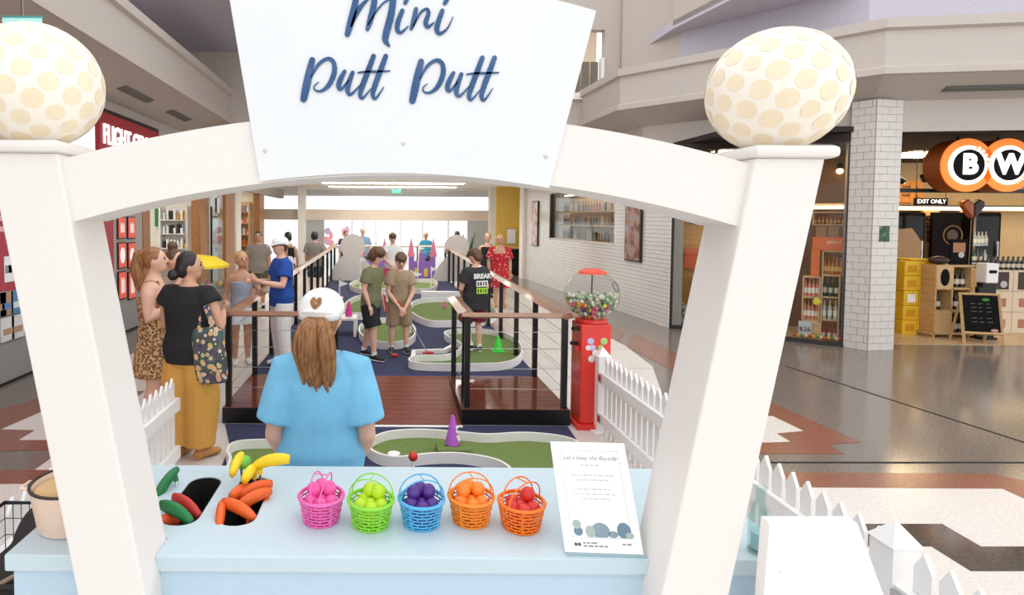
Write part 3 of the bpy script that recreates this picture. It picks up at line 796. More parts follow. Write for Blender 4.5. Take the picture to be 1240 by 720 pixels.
for i in range(13): wb2.tube([(-LXb+i*2*LXb/12, -LYb, zt0), (-LXb+i*2*LXb/12, LYb, zt0)], .002, 4)
wb2.build('wire_mesh', BLACKM, wk)
for sx in (-1, 1):
    for sy in (-1, 1): MB().tube([(sx*LXb, sy*LYb, zt0+.02), (sx*LXb, sy*LYb, 0)], .01, 6).build('leg', BLACKM, wk)
bag = MB(); 
bag.ball((0.04, 0, .56), (.15, .2, .17), 18, 12); bag.ball((.08, .08, .72), (.1, .13, .13), 14, 10); bag.ball((-.04, -.05, .5), (.15, .17, .12), 14, 10)
bg = bag.build('shoulder_bag', mat('black_fabric', (38, 32, 32), .8, bump=.3, scale=20), None, smooth='all', loc=wbp)
tag(bg, 'slumped black bag stuffed in the wire trolley', 'bag')
rm = bg.modifiers.new('remesh', 'REMESH'); rm.mode = 'VOXEL'; rm.voxel_size = .02; rm.use_smooth_shade = True
MB().tube([(-.12, -.12, .60), (-.05, -.2, .66), (.05, -.17, .69), (.1, -.1, .70)], .008, 6).build('strap', mat('tan_strap', (150, 130, 100), .7), bg)
# white tapered board standing right of the counter
YB = 1.46
q = [A(925, 720, YB), A(1070, 720, YB), A(1038, 633, YB), A(932, 633, YB)]
wbn = thing('display_plinth', 'white tapered board standing between the counter end and the picket fence', 'board', ((q[0].x+q[1].x)/2, YB, 0))
ox = wbn.location.x
out = [(q[0].x-ox, 0), (q[1].x-ox, 0), (q[1].x-ox, q[1].z), (q[2].x-ox, q[2].z), (q[3].x-ox, q[3].z), (q[0].x-ox, q[0].z)]
MB().prism(out, .035, (0, .035, 0), (1, 0, 0), (0, 0, 1)).build('panel', WHITE, wbn)
MB().bb(q[0].x-ox+.02, q[1].x-ox-.02, -.12, .08, 0, .03).build('foot', WHITE, wbn)
MB().bb(q[3].x-ox+.03, q[3].x-ox+.10, -.006, 0, .975, .985).build('ledge', WHITE, wbn)

# ------------------------------------------------------------------ picket fences
FEN = mat('fence_white', (244, 242, 240), .4, var=.01)
pk_me = MB().prism([(-.035, .0), (.035, .0), (.035, .64), (.0, .70), (-.035, .64)], .016, (0, .008, 0), (1, 0, 0), (0, 0, 1)).mesh('picket', FEN)
def fence(x, y0, y1, lab, posts, step=.095, face=1):
    t = thing('picket_fence', lab, 'fence', (x, y0, 0))
    L = y1-y0; n = int(L/step)
    for i in range(n):
        y = (i+.5)*L/n
        if any(abs(y0+y-p) < .05 for p in posts): continue
        link('picket', pk_me, t, (0, y, 0), math.pi/2)
    for z in (.14, .50): MB().bb(-face*.012, -face*.045, 0, L, z-.045, z+.045).build('rail', FEN, t)
    for p in posts:
        b = MB(); w_ = .05; b.bb(-w_, w_, p-y0-w_, p-y0+w_, 0, .68)
        b.add([(-w_-.01, p-y0-w_-.01, .68), (w_+.01, p-y0-w_-.01, .68), (w_+.01, p-y0+w_+.01, .68), (-w_-.01, p-y0+w_+.01, .68), (0, p-y0, .76)], [(3,2,1,0), (0,1,4), (1,2,4), (2,3,4), (3,0,4)])
        po = b.build('post', FEN, t)
        MB().bb(-.09, .09, p-y0-.09, p-y0+.09, 0, .012).build('foot_plate', FEN, po)
        for z in (.14, .50): MB().bb(-face*.05, -face*.056, p-y0-.11, p-y0-.05, z-.03, z+.03).build('bracket', CHROME, po)
fence(1.93, 1.2, 5.14, 'white picket fence on the right running from the gumball machine past the counter', (5.10, 2.14), face=1)
fence(-1.57, 1.3, 4.25, 'white picket fence on the left running back towards the woman in mustard trousers', (1.4,), face=-1)
# ------------------------------------------------------------------ raised putting deck with rails
X0, X1, YD0, YD1, YE1 = -1.49, 1.69, 5.22, 6.36, 16.2
RX0, RX1 = -.50, .70                                     # ramp between the two landings
def dz(y): return .15 + .0114*max(0, y-YD1)
NAVY = ramp_mat('navy_carpet', 'ShaderNodeTexNoise', [(.3, (38, 42, 70)), (.7, (64, 68, 100))], .95, 160, bump=.3)
TURF = ramp_mat('green_turf', 'ShaderNodeTexNoise', [(.3, (84, 104, 46)), (.5, (108, 128, 64)), (.7, (134, 150, 88))], .95, 220, bump=.6)
DECKW = ramp_mat('red_brown_deck', 'ShaderNodeTexNoise', [(.3, (92, 44, 34)), (.7, (122, 64, 48))], .12, 6, stretch=(1, 12, 1), coat=.4)
RAMPW = ramp_mat('merbau_ramp', 'ShaderNodeTexNoise', [(.3, (104, 46, 34)), (.7, (134, 66, 46))], .3, 6, stretch=(1, 12, 1))
RAILW = ramp_mat('brown_handrail', 'ShaderNodeTexNoise', [(.3, (138, 92, 64)), (.7, (152, 104, 74))], .3, 3, coat=.25, stretch=(1, .3, 1))
deck = thing('putting_deck', 'raised navy carpeted deck with timber ramp and black front edge', 'deck', (0, YD0, 0))
L_ = lambda y: y-YD0
def slab(x0, x1, y0, y1, z0a, z1a, z0b, z1b):
    return MB().add([(x0, L_(y0), z0a), (x1, L_(y0), z0a), (x1, L_(y1), z0b), (x0, L_(y1), z0b), (x0, L_(y0), z1a), (x1, L_(y0), z1a), (x1, L_(y1), z1b), (x0, L_(y1), z1b)],
        [(3,2,1,0), (4,5,6,7), (0,1,5,4), (1,2,6,5), (2,3,7,6), (3,0,4,7)])
slab(X0, X1, YD1, YE1, 0, .135, 0, dz(YE1)-.015).build('base', BLACKM, deck)
slab(X0, X1, YD1, YE1, .135, .15, dz(YE1)-.015, dz(YE1)).build('carpet', NAVY, deck)
slab(X0+.02, X1-.02, YD1-.012, YD1, .1, .152, .1, .152).build('carpet_edge_strip', mat('blue_edge', (52, 74, 150), .6), deck)
for a, b in ((X0, RX0), (RX1, X1)):
    lb = slab(a, b, YD0, YD1-.013, 0, .145, 0, .145).build('landing_block', BLACKM, deck)
    n = 9
    for i in range(n):
        ya, yb = YD0 + i*(YD1-YD0-.013)/n, YD0 + (i+1)*(YD1-YD0-.013)/n
        slab(a+.004, b-.004, ya+.003, yb-.003, .1455, .152, .1455, .152).build('deck_plank', DECKW, lb)
rp_ = slab(RX0+.002, RX1-.002, YD0-.02, YD1-.013, 0, .004, 0, .14).build('ramp', BLACKM, deck)
n = 11
for i in range(n):
    u0, u1 = i/n, (i+1)/n; ya, yb = YD0-.02 + u0*(YD1-YD0), YD0-.02 + u1*(YD1-YD0)
    za, zb = .005+u0*.137, .005+u1*.137
    slab(RX0+.004, RX1-.004, ya+.003, yb-.003, za, za+.008, zb, zb+.008).build('ramp_plank', RAMPW, rp_)
MB().bb(RX0, RX1, -.075, -.03, 0, .012).build('ramp_lip', WHITE, deck)
# balustrades
def rail_z(y): return 1.02 + .0114*(y-YD0)
def balustrade(lab, runs, posts, zbase):
    """runs: list of handrail polylines (plan), posts: plan points"""
    p0 = runs[0][0]
    t = thing('balustrade', lab, 'railing', (p0[0], p0[1], 0))
    for q in runs:
        for a, b in zip(q, q[1:]):
            a3 = Vector((a[0]-p0[0], a[1]-p0[1], rail_z(a[1])-.018)); b3 = Vector((b[0]-p0[0], b[1]-p0[1], rail_z(b[1])-.018))
            d = (b3-a3).normalized()
            MB().tube([a3-d*.055, b3+d*.055], [(.078, .026)]*2, 4, up=Vector((-d.y, d.x, 0))).build('handrail', RAILW, t)
            for f in (.2, .42, .64, .82):
                MB().tube([Vector((a3.x, a3.y, (a3.z-dz(a[1]))*f+dz(a[1]))), Vector((b3.x, b3.y, (b3.z-dz(b[1]))*f+dz(b[1])))], .0025, 5).build('cable', CHROME, t)
    for x, y in posts:
        MB().bb(x-p0[0]-.025, x-p0[0]+.025, y-p0[1]-.025, y-p0[1]+.025, dz(y)+.004, rail_z(y)-.03).build('post', BLACKM, t)
def seq(y0, y1, n): return [y0 + (y1-y0)*i/n for i in range(n+1)]
XL, XR = X0+.045, X1-.045
ysq = [5.28, 6.33] + seq(7.25, 16.1, 9)
balustrade('black post and cable balustrade down the left side of the deck', [[(RX0-.05, 5.28), (XL, 5.28), (XL, 16.1)]], [(XL, y) for y in ysq] + [(RX0-.05, 5.28)], 0)
balustrade('black post and cable balustrade down the right side of the deck', [[(RX1+.05, 5.28), (XR, 5.28), (XR, 16.1)]], [(XR, y) for y in ysq] + [(RX1+.05, 5.28)], 0)
balustrade('short balustrade along the left edge of the ramp', [[(RX0-.05, 5.40), (RX0-.05, 6.33)]], [(RX0-.05, 6.33), (RX0-.05, 5.45)], 0)
balustrade('short balustrade along the right edge of the ramp', [[(RX1+.05, 5.40), (RX1+.05, 6.33)]], [(RX1+.05, 6.33), (RX1+.05, 5.45)], 0)
balustrade('balustrade across the far end of the deck', [[(XL+.1, 16.14), (XR-.1, 16.14)]], [(XL + (XR-XL)*k/4, 16.14) for k in (1, 2, 3)], 0)

# ------------------------------------------------------------------ putting greens
CURB = mat('curb_white', (236, 232, 228), .45, var=.015)
def smooth_loop(pts, k=5):
    n = len(pts); out = []
    for i in range(n):
        p0, p1, p2, p3 = pts[i-1], pts[i], pts[(i+1) % n], pts[(i+2) % n]
        for j in range(k):
            t = j/k; out.append(tuple(.5*((2*b)+(-a+c)*t+(2*a-5*b+4*c-d)*t*t+(-a+3*b-3*c+d)*t**3) for a, b, c, d in zip(p0, p1, p2, p3)))
    return out
def green(pts, z, lab, hc=.09, closed=True, smooth=True, tu=True, wt=.02, level=True):
    lp = smooth_loop(pts) if smooth and closed else (catmull(pts, 6) if smooth else pts)
    c = Vector((sum(p[0] for p in lp)/len(lp), sum(p[1] for p in lp)/len(lp), 0))
    zc = z(c.y)
    t = thing('putting_green', lab, 'putting green', (c.x, c.y, zc))
    q = [(p[0]-c.x, p[1]-c.y) for p in lp]
    zl = lambda x, y: (z(y+c.y)-zc) + .003
    if tu:
        m = MB(); n = len(q)
        m.add([(x, y, zl(x, y)+.012) for x, y in q] + [(x, y, zl(x, y)) for x, y in q], [tuple(range(n))] + [((i+1) % n, i, n+i, n+(i+1) % n) for i in range(n)])
        m.build('turf', TURF, t)
    b = MB(); k = len(q); inner = []
    for i in range(k):
        a_ = Vector(q[(i-1) % k] if closed else q[max(i-1, 0)]); b_ = Vector(q[(i+1) % k] if closed else q[min(i+1, k-1)])
        d = (b_-a_); d = d.normalized() if d.length > 1e-6 else Vector((1, 0)); inner.append((q[i][0]-d.y*wt, q[i][1]+d.x*wt))
    vs_ = []
    for (x, y), (xi, yi) in zip(q, inner):
        z0 = zl(x, y); vs_ += [(x, y, z0), (x, y, z0+hc), (xi, yi, z0+hc), (xi, yi, z0)]
    rng = range(k if closed else k-1); fs = []
    for i in rng:
        j = (i+1) % k
        fs += [(i*4+e, j*4+e, j*4+(e+1) % 4, i*4+(e+1) % 4) for e in range(4)]
    if not closed: fs += [(0, 1, 2, 3), tuple((k-1)*4+e for e in (3, 2, 1, 0))]
    b.add(vs_, fs); o = b.build('curb', CURB, t, smooth=True)
    bm = bmesh.new(); bm.from_mesh(o.data); bmesh.ops.recalc_face_normals(bm, faces=bm.faces[:]); bm.to_mesh(o.data); bm.free()
    return t
flat = lambda y: .006
gp = lambda *ps, z=.02: [tuple(G(a, b, z)[:2]) for a, b in ps]
# navy mat and the green in front of the ramp
mt = tag(MB().prism([(-1.46, 5.20), (1.66, 5.20), (1.62, 4.6), (1.2, 3.2), (-1.1, 3.2), (-1.28, 4.7)], .005, (0, 0, .003)).build('carpet_mat', NAVY), 'navy carpet mat laid on the floor in front of the ramp', 'mat')
tg = green(gp((447, 545), (470, 533), (510, 530), (555, 533), (590, 536), (640, 534), (690, 541), (705, 560), (705, 610), (650, 640), (628, 590), (605, 568), (560, 559), (520, 559), (480, 563), (455, 557)), flat, 'kidney shaped putting green with white curb behind the counter', .085)
green(gp((281, 566), (277, 555), (288, 545), (330, 543), (372, 545), (376, 575), (306, 590), (274, 590)), flat, 'small putting green beside the mustard trousered woman', .085, smooth=True)
hole = G(477, 549, .022)
MB().lathe([(0, 0), (.05, 0), (.05, .003), (0, .003)], 20).build('hole_ring', WHITE, tg, loc=(hole.x-tg.location.x, hole.y-tg.location.y, .017))
# purple cone on its turf block
def cone(p, h, r, name, c, lab, square=True, cut=False):
    t = thing('marker_cone', lab, 'cone', p)
    m = mat('cone_'+name, c, .5, var=.03)
    b = MB()
    if square: b.bb(-r*1.1, r*1.1, -r*1.1, r*1.1, 0, h*.05)
    b.lathe([(r*.9, h*.05), (r*.25, h*.96), (r*.18, h), (0, h)], 20); b.build('body', m, t, smooth=True)
    return t
cp_ = G(547, 549, .06)
bk = G(548, 549, .018)
blk = thing('turf_block', 'turf covered block with a notch under the purple cone', 'block', (bk.x, bk.y, .021))
MB().bb(-.13, .13, -.10, -.02, 0, .07, ch=.012).build('front_bar', TURF, blk); MB().bb(-.13, .13, .03, .10, 0, .06, ch=.012).build('rear_bar', TURF, blk); MB().bb(-.13, -.06, -.02, .03, 0, .06).build('side_bar', TURF, blk); MB().bb(.06, .13, -.02, .03, 0, .06).build('side_bar', TURF, blk)
pc = cone((bk.x, bk.y+.015, .0815), .24, .066, 'purple', (180, 92, 200), 'purple cone with white splash standing on a turf block', square=False)
for dx, zz in ((.03, .12), (.037, .08), (.03, .15), (.045, .06)): MB().ball((dx, -.058*(1-zz/.3), zz), (.012, .006, .014), 8, 6).build('splash', WHITE, pc)
# greens on the deck
gd = lambda *ps: [tuple(G(a, b, .17)[:2]) for a, b in ps]
green(gd((505, 446), (503, 438), (545, 436), (560, 424), (540, 412), (545, 407), (570, 405), (600, 408), (622, 416), (631, 430), (622, 442), (590, 447)), dz, 'long putting green with rounded white curb where the boy in black putts', .09)
green(gd((503, 437), (503, 428), (540, 427), (552, 421)), dz, 'low straight white curb beside the boys', .05, closed=False, smooth=False, tu=False, wt=.06)
green(gd((440, 414), (436, 404), (446, 396), (472, 393), (496, 399), (502, 411), (490, 420), (462, 422)), dz, 'round putting green behind the two boys', .10)
green(gd((501, 388), (498, 380), (505, 372), (530, 369), (578, 371), (600, 385), (585, 395), (540, 397), (518, 396)), dz, 'putting green with curved curb in the middle of the deck', .11)
green(gd((415, 385), (424, 372), (440, 366), (455, 369), (455, 382), (440, 388)), dz, 'putting green by the left balustrade', .12)
green(gd((424, 353), (438, 347), (468, 347), (477, 352), (464, 359), (438, 359)), dz, 'small putting green near the far left end of the deck', .12)
green(gd((496, 352), (504, 347), (522, 347), (529, 352), (520, 358), (503, 358)), dz, 'small putting green near the far right end of the deck', .12)
bxp = G(540, 366, .2)
for (px, py, wx, hh) in ((536, 364.5, .9, .17), (480, 366, .5, .15)):
    p = G(px, py, .18); o = thing('white_step_box', 'long low white box barrier %s the middle green' % ('just behind' if px > 500 else 'to the left of'), 'barrier', (p.x, p.y, dz(p.y)+.004))
    MB().bb(-wx/2, wx/2, -.06, .06, 0, hh, ch=.008).build('body', CURB, o)
wb3 = G(452, 404, .18)
o = thing('white_tunnel_box', 'white box tunnel under the pink cone', 'barrier', (wb3.x-.42, wb3.y-.05, dz(wb3.y)+.004))
MB().bb(-.18, -.14, -.2, .2, .004, .24).build('side_wall', CURB, o); MB().bb(.14, .18, -.2, .2, .004, .24).build('side_wall', CURB, o); MB().bb(-.18, .18, -.2, .2, .24, .27).build('lid', CURB, o)
cone((wb3.x-.36, wb3.y-.05, dz(wb3.y)+.275), .22, .06, 'pink', (222, 40, 140), 'bright pink cone on a white box by the left rail', square=False)
gc = G(603, 425, .18); cone((gc.x, gc.y, dz(gc.y)+.016), .2, .07, 'green', (60, 220, 60), 'lime green cone on the green by the boy in black')
cc = G(538, 374, .2); cone((cc.x, cc.y, dz(cc.y)+.016), .14, .045, 'rose', (230, 90, 150), 'small pink cone on the middle green', square=False)
# hole flags
def flag(px, py, h, lab, c=(240, 238, 236)):
    p = G(px, py, .18); t = thing('hole_flag', lab, 'flag', (p.x, p.y, dz(p.y)+.015))
    MB().lathe([(.03, 0), (.03, .012), (0, .012)], 12).build('foot', WHITE, t)
    MB().tube([(0, 0, 0), (0, 0, h)], .011, 8).build('pole', WHITE, t)
    MB().prism([(0, h-.14), (.17, h-.08), (0, h-.02)], .004, (0, 0, 0), (1, 0, 0), (0, 0, 1)).build('pennant', mat('pennant_%d' % c[1], c, .7), t)
    MB().ball((0, 0, h), .016, 8, 6).build('finial', mat('red_tip', (200, 60, 50), .5), t)
flag(497, 403, .95, 'tall white hole flag behind the boy in tan')
flag(436, 352, .75, 'white hole flag near the far left green')
flag(522, 350, .5, 'white hole flag near the far right green')
flag(506, 345, .95, 'tall white hole flag at the far end of the deck')
flag(411, 372, .5, 'white hole flag beside the left balustrade')
flag(565, 403, .8, 'white hole flag beside the boy in black')
# loose balls
for px, py, zf, c, lab in ((445, 449, .012, (240, 130, 40), 'orange golf ball lying at the top of the ramp'), (514, 430, .17, (226, 70, 40), 'red golf ball on the green near the ramp')):
    p = G(px, py, .17)
    o = MB().ball((0, 0, .022), .022, 12, 8).build('golf_ball', mat('ball_loose_%d' % c[1], c, .4), None, 'all', loc=(p.x, p.y, (.153 if px < 500 else dz(p.y)+.016)))
    tag(o, lab, 'golf ball')
# little red-topped pencil stick behind the counter
st = thing('ball_marker_stick', 'white stick topped with a red ball behind the counter', 'stick', tuple(G(500, 574, .02)[:2]) + (.022,))
MB().tube([(0, 0, 0), (0, 0, .1)], .012, 8).build('stick', WHITE, st); MB().ball((0, 0, .13), .035, 14, 10).build('red_ball', mat('red_ball', (206, 48, 40), .4), st, smooth='all')
# tall cut-out boards at the far end of the deck
def cutout(px, py0, py1, Y, wid, lab):
    zt_, zb_ = A(px, py0, Y).z, dz(Y)+.003
    x = A(px, 300, Y).x; h = zt_-zb_; r = 15*Y/F
    t = thing('cutout_board', lab, 'cutout', (x, Y, zb_))
    pts = [(-wid/2, 0), (wid/2, 0)]
    pts += [(wid*.36, h-2.6*r), (r*.75, h-1.7*r)]
    pts += [(r*math.cos(a), h-r+r*math.sin(a)) for a in [R(-40+ (260)*i/20) for i in range(21)]]
    pts += [(-r*.75, h-1.7*r), (-wid*.36, h-2.6*r)]
    m = mat('grey_board', (206, 200, 196), .7)
    MB().prism(pts, .03, (0, .015, 0), (1, 0, 0), (0, 0, 1)).build('board', m, t)
    MB().bb(-.15, .15, .02, .25, 0, .03).build('foot', m, t)
cutout(427, 283, 350, 15.2, 1.35, 'pale grey keyhole shaped cut-out board by the left end of the deck')
cutout(553, 284, 350, 15.2, 1.35, 'pale grey keyhole shaped cut-out board by the right end of the deck')
for px, c in ((452, (150, 110, 190)), (511, (150, 110, 190))):
    p = A(px, 326, 15.6); t = thing('toy_castle', 'purple and pink painted castle cut-out beside the %s board' % ('left' if px < 480 else 'right'), 'castle', (p.x, 15.6, dz(15.6)))
    b = MB(); h = .9
    b.prism([(-.36, 0), (.36, 0), (.36, .62), (.22, .62), (.22, .5), (.08, .5), (.08, .72), (-.08, .72), (-.08, .5), (-.22, .5), (-.22, .62), (-.36, .62)], .05, (0, 0, 0), (1, 0, 0), (0, 0, 1)); b.build('wall', mat('castle_purple', c, .6), t)
    for sx in (-.3, .3): MB().prism([(sx-.1, .62), (sx+.1, .62), (sx, 1.15)], .05, (0, 0, 0), (1, 0, 0), (0, 0, 1)).build('turret', mat('castle_pink', (232, 130, 160), .6), t)
    for sx in (-.2, .05): MB().bb(sx, sx+.1, -.07, -.05, .08, .3).build('window', mat('castle_yellow', (236, 206, 90), .6), t)

# ------------------------------------------------------------------ gumball machine
gb = G(719, 519); gb.x += .0
gm = thing('gumball_machine', 'red gumball machine with clear globe beside the white fence', 'gumball machine', (gb.x, gb.y+.12, 0))
GRED = mat('gumball_red', (222, 48, 36), .3, coat=.3, var=.02)
MB().bb(-.17, .17, -.17, .17, 0, .05, ch=.01).build('foot', GRED, gm)
MB().bb(-.135, .135, -.135, .135, .05, .95, ch=.01).build('pedestal', GRED, gm)
MB().lathe([(.12, .95), (.14, .955), (.14, .985), (.10, .99), (0, .99)], 24).build('collar', GRED, gm)
gcz, gr = 1.20, .245
MB().ball((0, 0, gcz), (gr, gr, gr*.93), 36, 22).build('globe', glass_mat('globe_plastic', (246, 248, 248), .12, .02), gm, smooth='all')
MB().lathe([(0, gcz+.245), (.06, gcz+.24), (.12, gcz+.215), (.13, gcz+.195), (0, gcz+.19)], 28).build('lid', mat('lid_orange_red', (226, 72, 44), .35), gm, smooth=True)
MB().tube([(0, 0, .98), (0, 0, gcz+.2)], .006, 8).build('rod', BLACKM, gm)
cb = MB(); cols = [(176, 186, 160), (206, 200, 170), (120, 150, 110), (240, 220, 60), (236, 90, 120), (240, 140, 60), (70, 80, 100), (196, 120, 150), (220, 220, 210)]
rg = random.Random(5); pts = []
for _ in range(5000):
    p = Vector((rg.uniform(-1, 1), rg.uniform(-1, 1), rg.uniform(-1, .02)))*.225
    if p.length > .222 or p.length < .15 and p.z < -.03: continue
    if all((p-q).length > .033 for q in pts): pts.append(p)
for p in pts:
    cb.cur = rg.choice((0, 0, 0, 1, 1, 2, 2, 8, 8)) if p.z > -.06 else rg.randrange(9)
    cb.ball((p.x, p.y, gcz+p.z*.95), .0178, 8, 6)
struct(cb.build('gumballs', [mat('gum_%d' % i, c, .3) for i, c in enumerate(cols)], gm, smooth='all'), 'stuff')
for z, y in ((.90, -.06), (.76, -.03)):
    k = MB().box((-.155, y, z), (.05, .05, .03)).build('coin_slot', BLACKM, gm); MB().ball((-.185, y, z), (.018, .022, .018), 10, 6).build('knob', BLACKM, k)
k = MB().bb(-.137, -.137-.025, -.09, .03, .70, .745).build('coin_box', GRED, gm)
DEC = [mat('decal_'+n, c, .5) for n, c in (('lilac', (196, 190, 224)), ('sage', (170, 206, 120)), ('pale', (226, 222, 220)), ('pinkgrey', (200, 170, 180)))]
for x, z, r, k, a in ((-.05, .80, .03, 0, 0), (-.03, .74, .028, 0, 0), (.07, .80, .032, 1, 0), (.04, .74, .026, 1, 0), (-.07, .74, .024, 2, 0), (0, .69, .035, 2, 0), (.07, .68, .03, 3, 0), (-.04, .64, .03, 2, 0), (.03, .62, .028, 3, 0)):
    MB().ball((x, -.136, z), (r, .004, r), 14, 8).build('decal', DEC[k], gm)
# ring print on the globe
rgm = MB(); cdir = Vector((.66, -.62, .42)).normalized(); u = cdir.orthogonal().normalized(); v = cdir.cross(u)
ring = [cdir*.9 + u*math.cos(i*math.pi/10)*.18 + v*math.sin(i*math.pi/10)*.18 for i in range(21)]
rgm.tube([Vector((p.x, p.y, p.z*.93)).normalized()*(gr*.985) + Vector((0, 0, gcz)) for p in ring], .006, 5).build('globe_print', mat('print_slate', (110, 116, 124), .6), gm)

# ------------------------------------------------------------------ yellow-lidded capsule machine behind the women
ym = A(238, 318, 6.9)
t = thing('capsule_machine', 'clear toy capsule machine with yellow lid behind the women', 'vending machine', (ym.x+.06, 6.8, 0))
MB().bb(-.3, .3, -.3, .3, 0, .85, ch=.02).build('pedestal', mat('machine_grey', (190, 184, 180), .5), t)
MB().lathe([(.30, .85), (.30, 1.3)], 8).build('tank', MATS['globe_plastic'], t)
MB().lathe([(.35, 1.3), (.35, 1.33), (.2, 1.42), (0, 1.45)], 24).build('lid', mat('lid_yellow', (246, 214, 40), .4), t, smooth=True)
MB().lathe([(0, 1.3), (.35, 1.3)], 24).build('lid_underside', MATS['lid_yellow'], t)
cb = MB()
for i in range(60):
    cb.cur = i % 4; cb.ball((rg.uniform(-.2, .2), rg.uniform(-.2, .2), .9+rg.uniform(0, .2)), .04, 10, 6)
struct(cb.build('toy_capsules', [mat('caps_%d' % i, c, .4) for i, c in enumerate([(226, 200, 120), (214, 150, 180), (190, 200, 220), (180, 210, 150)])], t, smooth='all'), 'stuff')
# ------------------------------------------------------------------ left row of shops
XLW = -4.25
SHW = mat('shop_white', (240, 236, 230), .7, var=.02)
GREYC = mat('grey_laminate', (150, 148, 146), .6, var=.04, scale=90)
struct(MB().bb(XLW-.2, XLW, 1.5, 10.05, 0, 1.0).build('wall_left', GREYC))
struct(MB().bb(XLW-.2, XLW, 1.5, 9.0, 1.0, 2.7).build('wall_left_panel', mat('poster_red', (178, 66, 76), .6, var=.05)))
struct(MB().bb(XLW, XLW+.012, 1.5, 10.05, 0, .03).build('baseboard_left', DARK))
struct(MB().bb(XLW-.2, XLW, 9.0, 10.05, 1.0, 2.7).build('wall_left_end', mat('wall_taupe', (176, 166, 158), .7)))
struct(MB().bb(XLW-.2, XLW-.01, 1.5, 24, 2.7, 3.5).build('wall_left_fascia', WALLP))
struct(MB().bb(-7.6, -7.5, 1.5, 24, 0, 3.1).build('wall_left_back', SHW))
struct(MB().bb(-7.6, XLW-.2, 1.5, 24, 3.05, 3.1).build('ceiling_left_shops', SHW))
# unseen lamps added to brighten the corridor and the shops
LAMPW = mat('added_lamp', (255, 250, 240), .5, emit=9)
def added_lamp(x, y, z, lx, ly, lab, wcol=(255, 248, 236), e=9):
    t = thing('added_ceiling_lamp', lab, 'lamp', (x, y, z)); m = LAMPW if e == 9 else mat('added_lamp_%d' % e, wcol, .5, emit=e)
    MB().bb(-lx/2-.02, lx/2+.02, -ly/2-.02, ly/2+.02, 0, .03).build('housing', WHITE, t)
    MB().bb(-lx/2, lx/2, -ly/2, ly/2, -.012, -.001).build('diffuser', m, t)
for y, lab in ((8.2, 'inside the travel shop'), (12.2, 'inside the pharmacy'), (15.6, 'behind the second oak column'), (19.0, 'in the far bookshop')):
    added_lamp(-5.7, y, 3.018, 1.2, 1.2, 'square ceiling light ' + lab)  # added to light the shop interiors on the left
for y, lab in ((13.6, 'over the girl in white'), (16.0, 'over the cut-out boards'), (18.4, 'before the far doors'), (20.6, 'at the far doors')):
    added_lamp(.2, y, 3.02, 4.5, .5, 'long corridor ceiling light ' + lab, (255, 250, 242), 9)  # added panels that lift the dim corridor and far deck
# travel shop sign
tsg = thing('shop_sign', 'red fascia sign with white letters over the travel shop', 'sign', (XLW+.0, 9.5, 2.78))
MB().bb(0, .09, -1.08, 1.1, 0, .64).build('panel', REDP, tsg)
MB().bb(0, .085, -1.08, 1.1, .64, .70).build('shadow_gap', BLACKM, tsg)
fm = text_mesh('FLIGHT CENTRE', .36, .012, mat('sign_white', (255, 255, 255), .4, emit=1.2), align='LEFT', bold=.003)
fo = link('lettering', fm, tsg); xs = [v.co.x for v in fm.vertices]; sc = 2.0/(max(xs)-min(xs))
fo.rotation_euler = (math.pi/2, 0, math.pi/2); fo.location = (.10, -1.0, .31); fo.scale = (sc, 1.15, 1)
lt = thing('shop_sign', 'white lit sign box next to the red travel shop sign', 'sign', (XLW, 7.6, 2.8))
MB().bb(0, .08, -.7, .7, 0, .38).build('box', mat('lightbox_white', (250, 246, 250), .5, emit=.5), lt)
# backlit posters
pos_m = [mat('poster_orange', (226, 92, 74), .5, emit=.25), mat('poster_white', (248, 240, 236), .5, emit=.3)]
for ci, (pa, pb) in enumerate(((141, 150.5), (153, 162))):
    for ri, (ya, yb) in enumerate(((262, 289), (293, 325), (328, 362))):
        y0, y1 = XLW*F/(pa-PX), XLW*F/(pb-PX); yc = (y0+y1)/2
        z1, z0 = A((pa+pb)/2, ya, yc).z, A((pa+pb)/2, yb, yc).z
        t = thing('backlit_poster', 'backlit orange poster in the %s row and %s column of the travel shop window' % (('top', 'middle', 'bottom')[ri], ('outer', 'inner')[ci]), 'poster', (XLW+.001, yc, z0))
        MB().bb(0, .025, -(y1-y0)/2, (y1-y0)/2, 0, z1-z0).build('frame', BLK, t)
        MB().bb(.025, .03, -(y1-y0)/2+.015, (y1-y0)/2-.015, .02, z1-z0-.02).build('print', pos_m[0], t)
        if ri == 1: MB().ball((.031, 0, (z1-z0)/2), (.003, .085, .13), 16, 8).build('white_oval', pos_m[1], t)
        else:
            for k in range(4): MB().bb(.03, .032, -.06+.035*k, -.04+.035*k, .1, z1-z0-.1-.03*(k % 2)).build('print_column', pos_m[1], t)
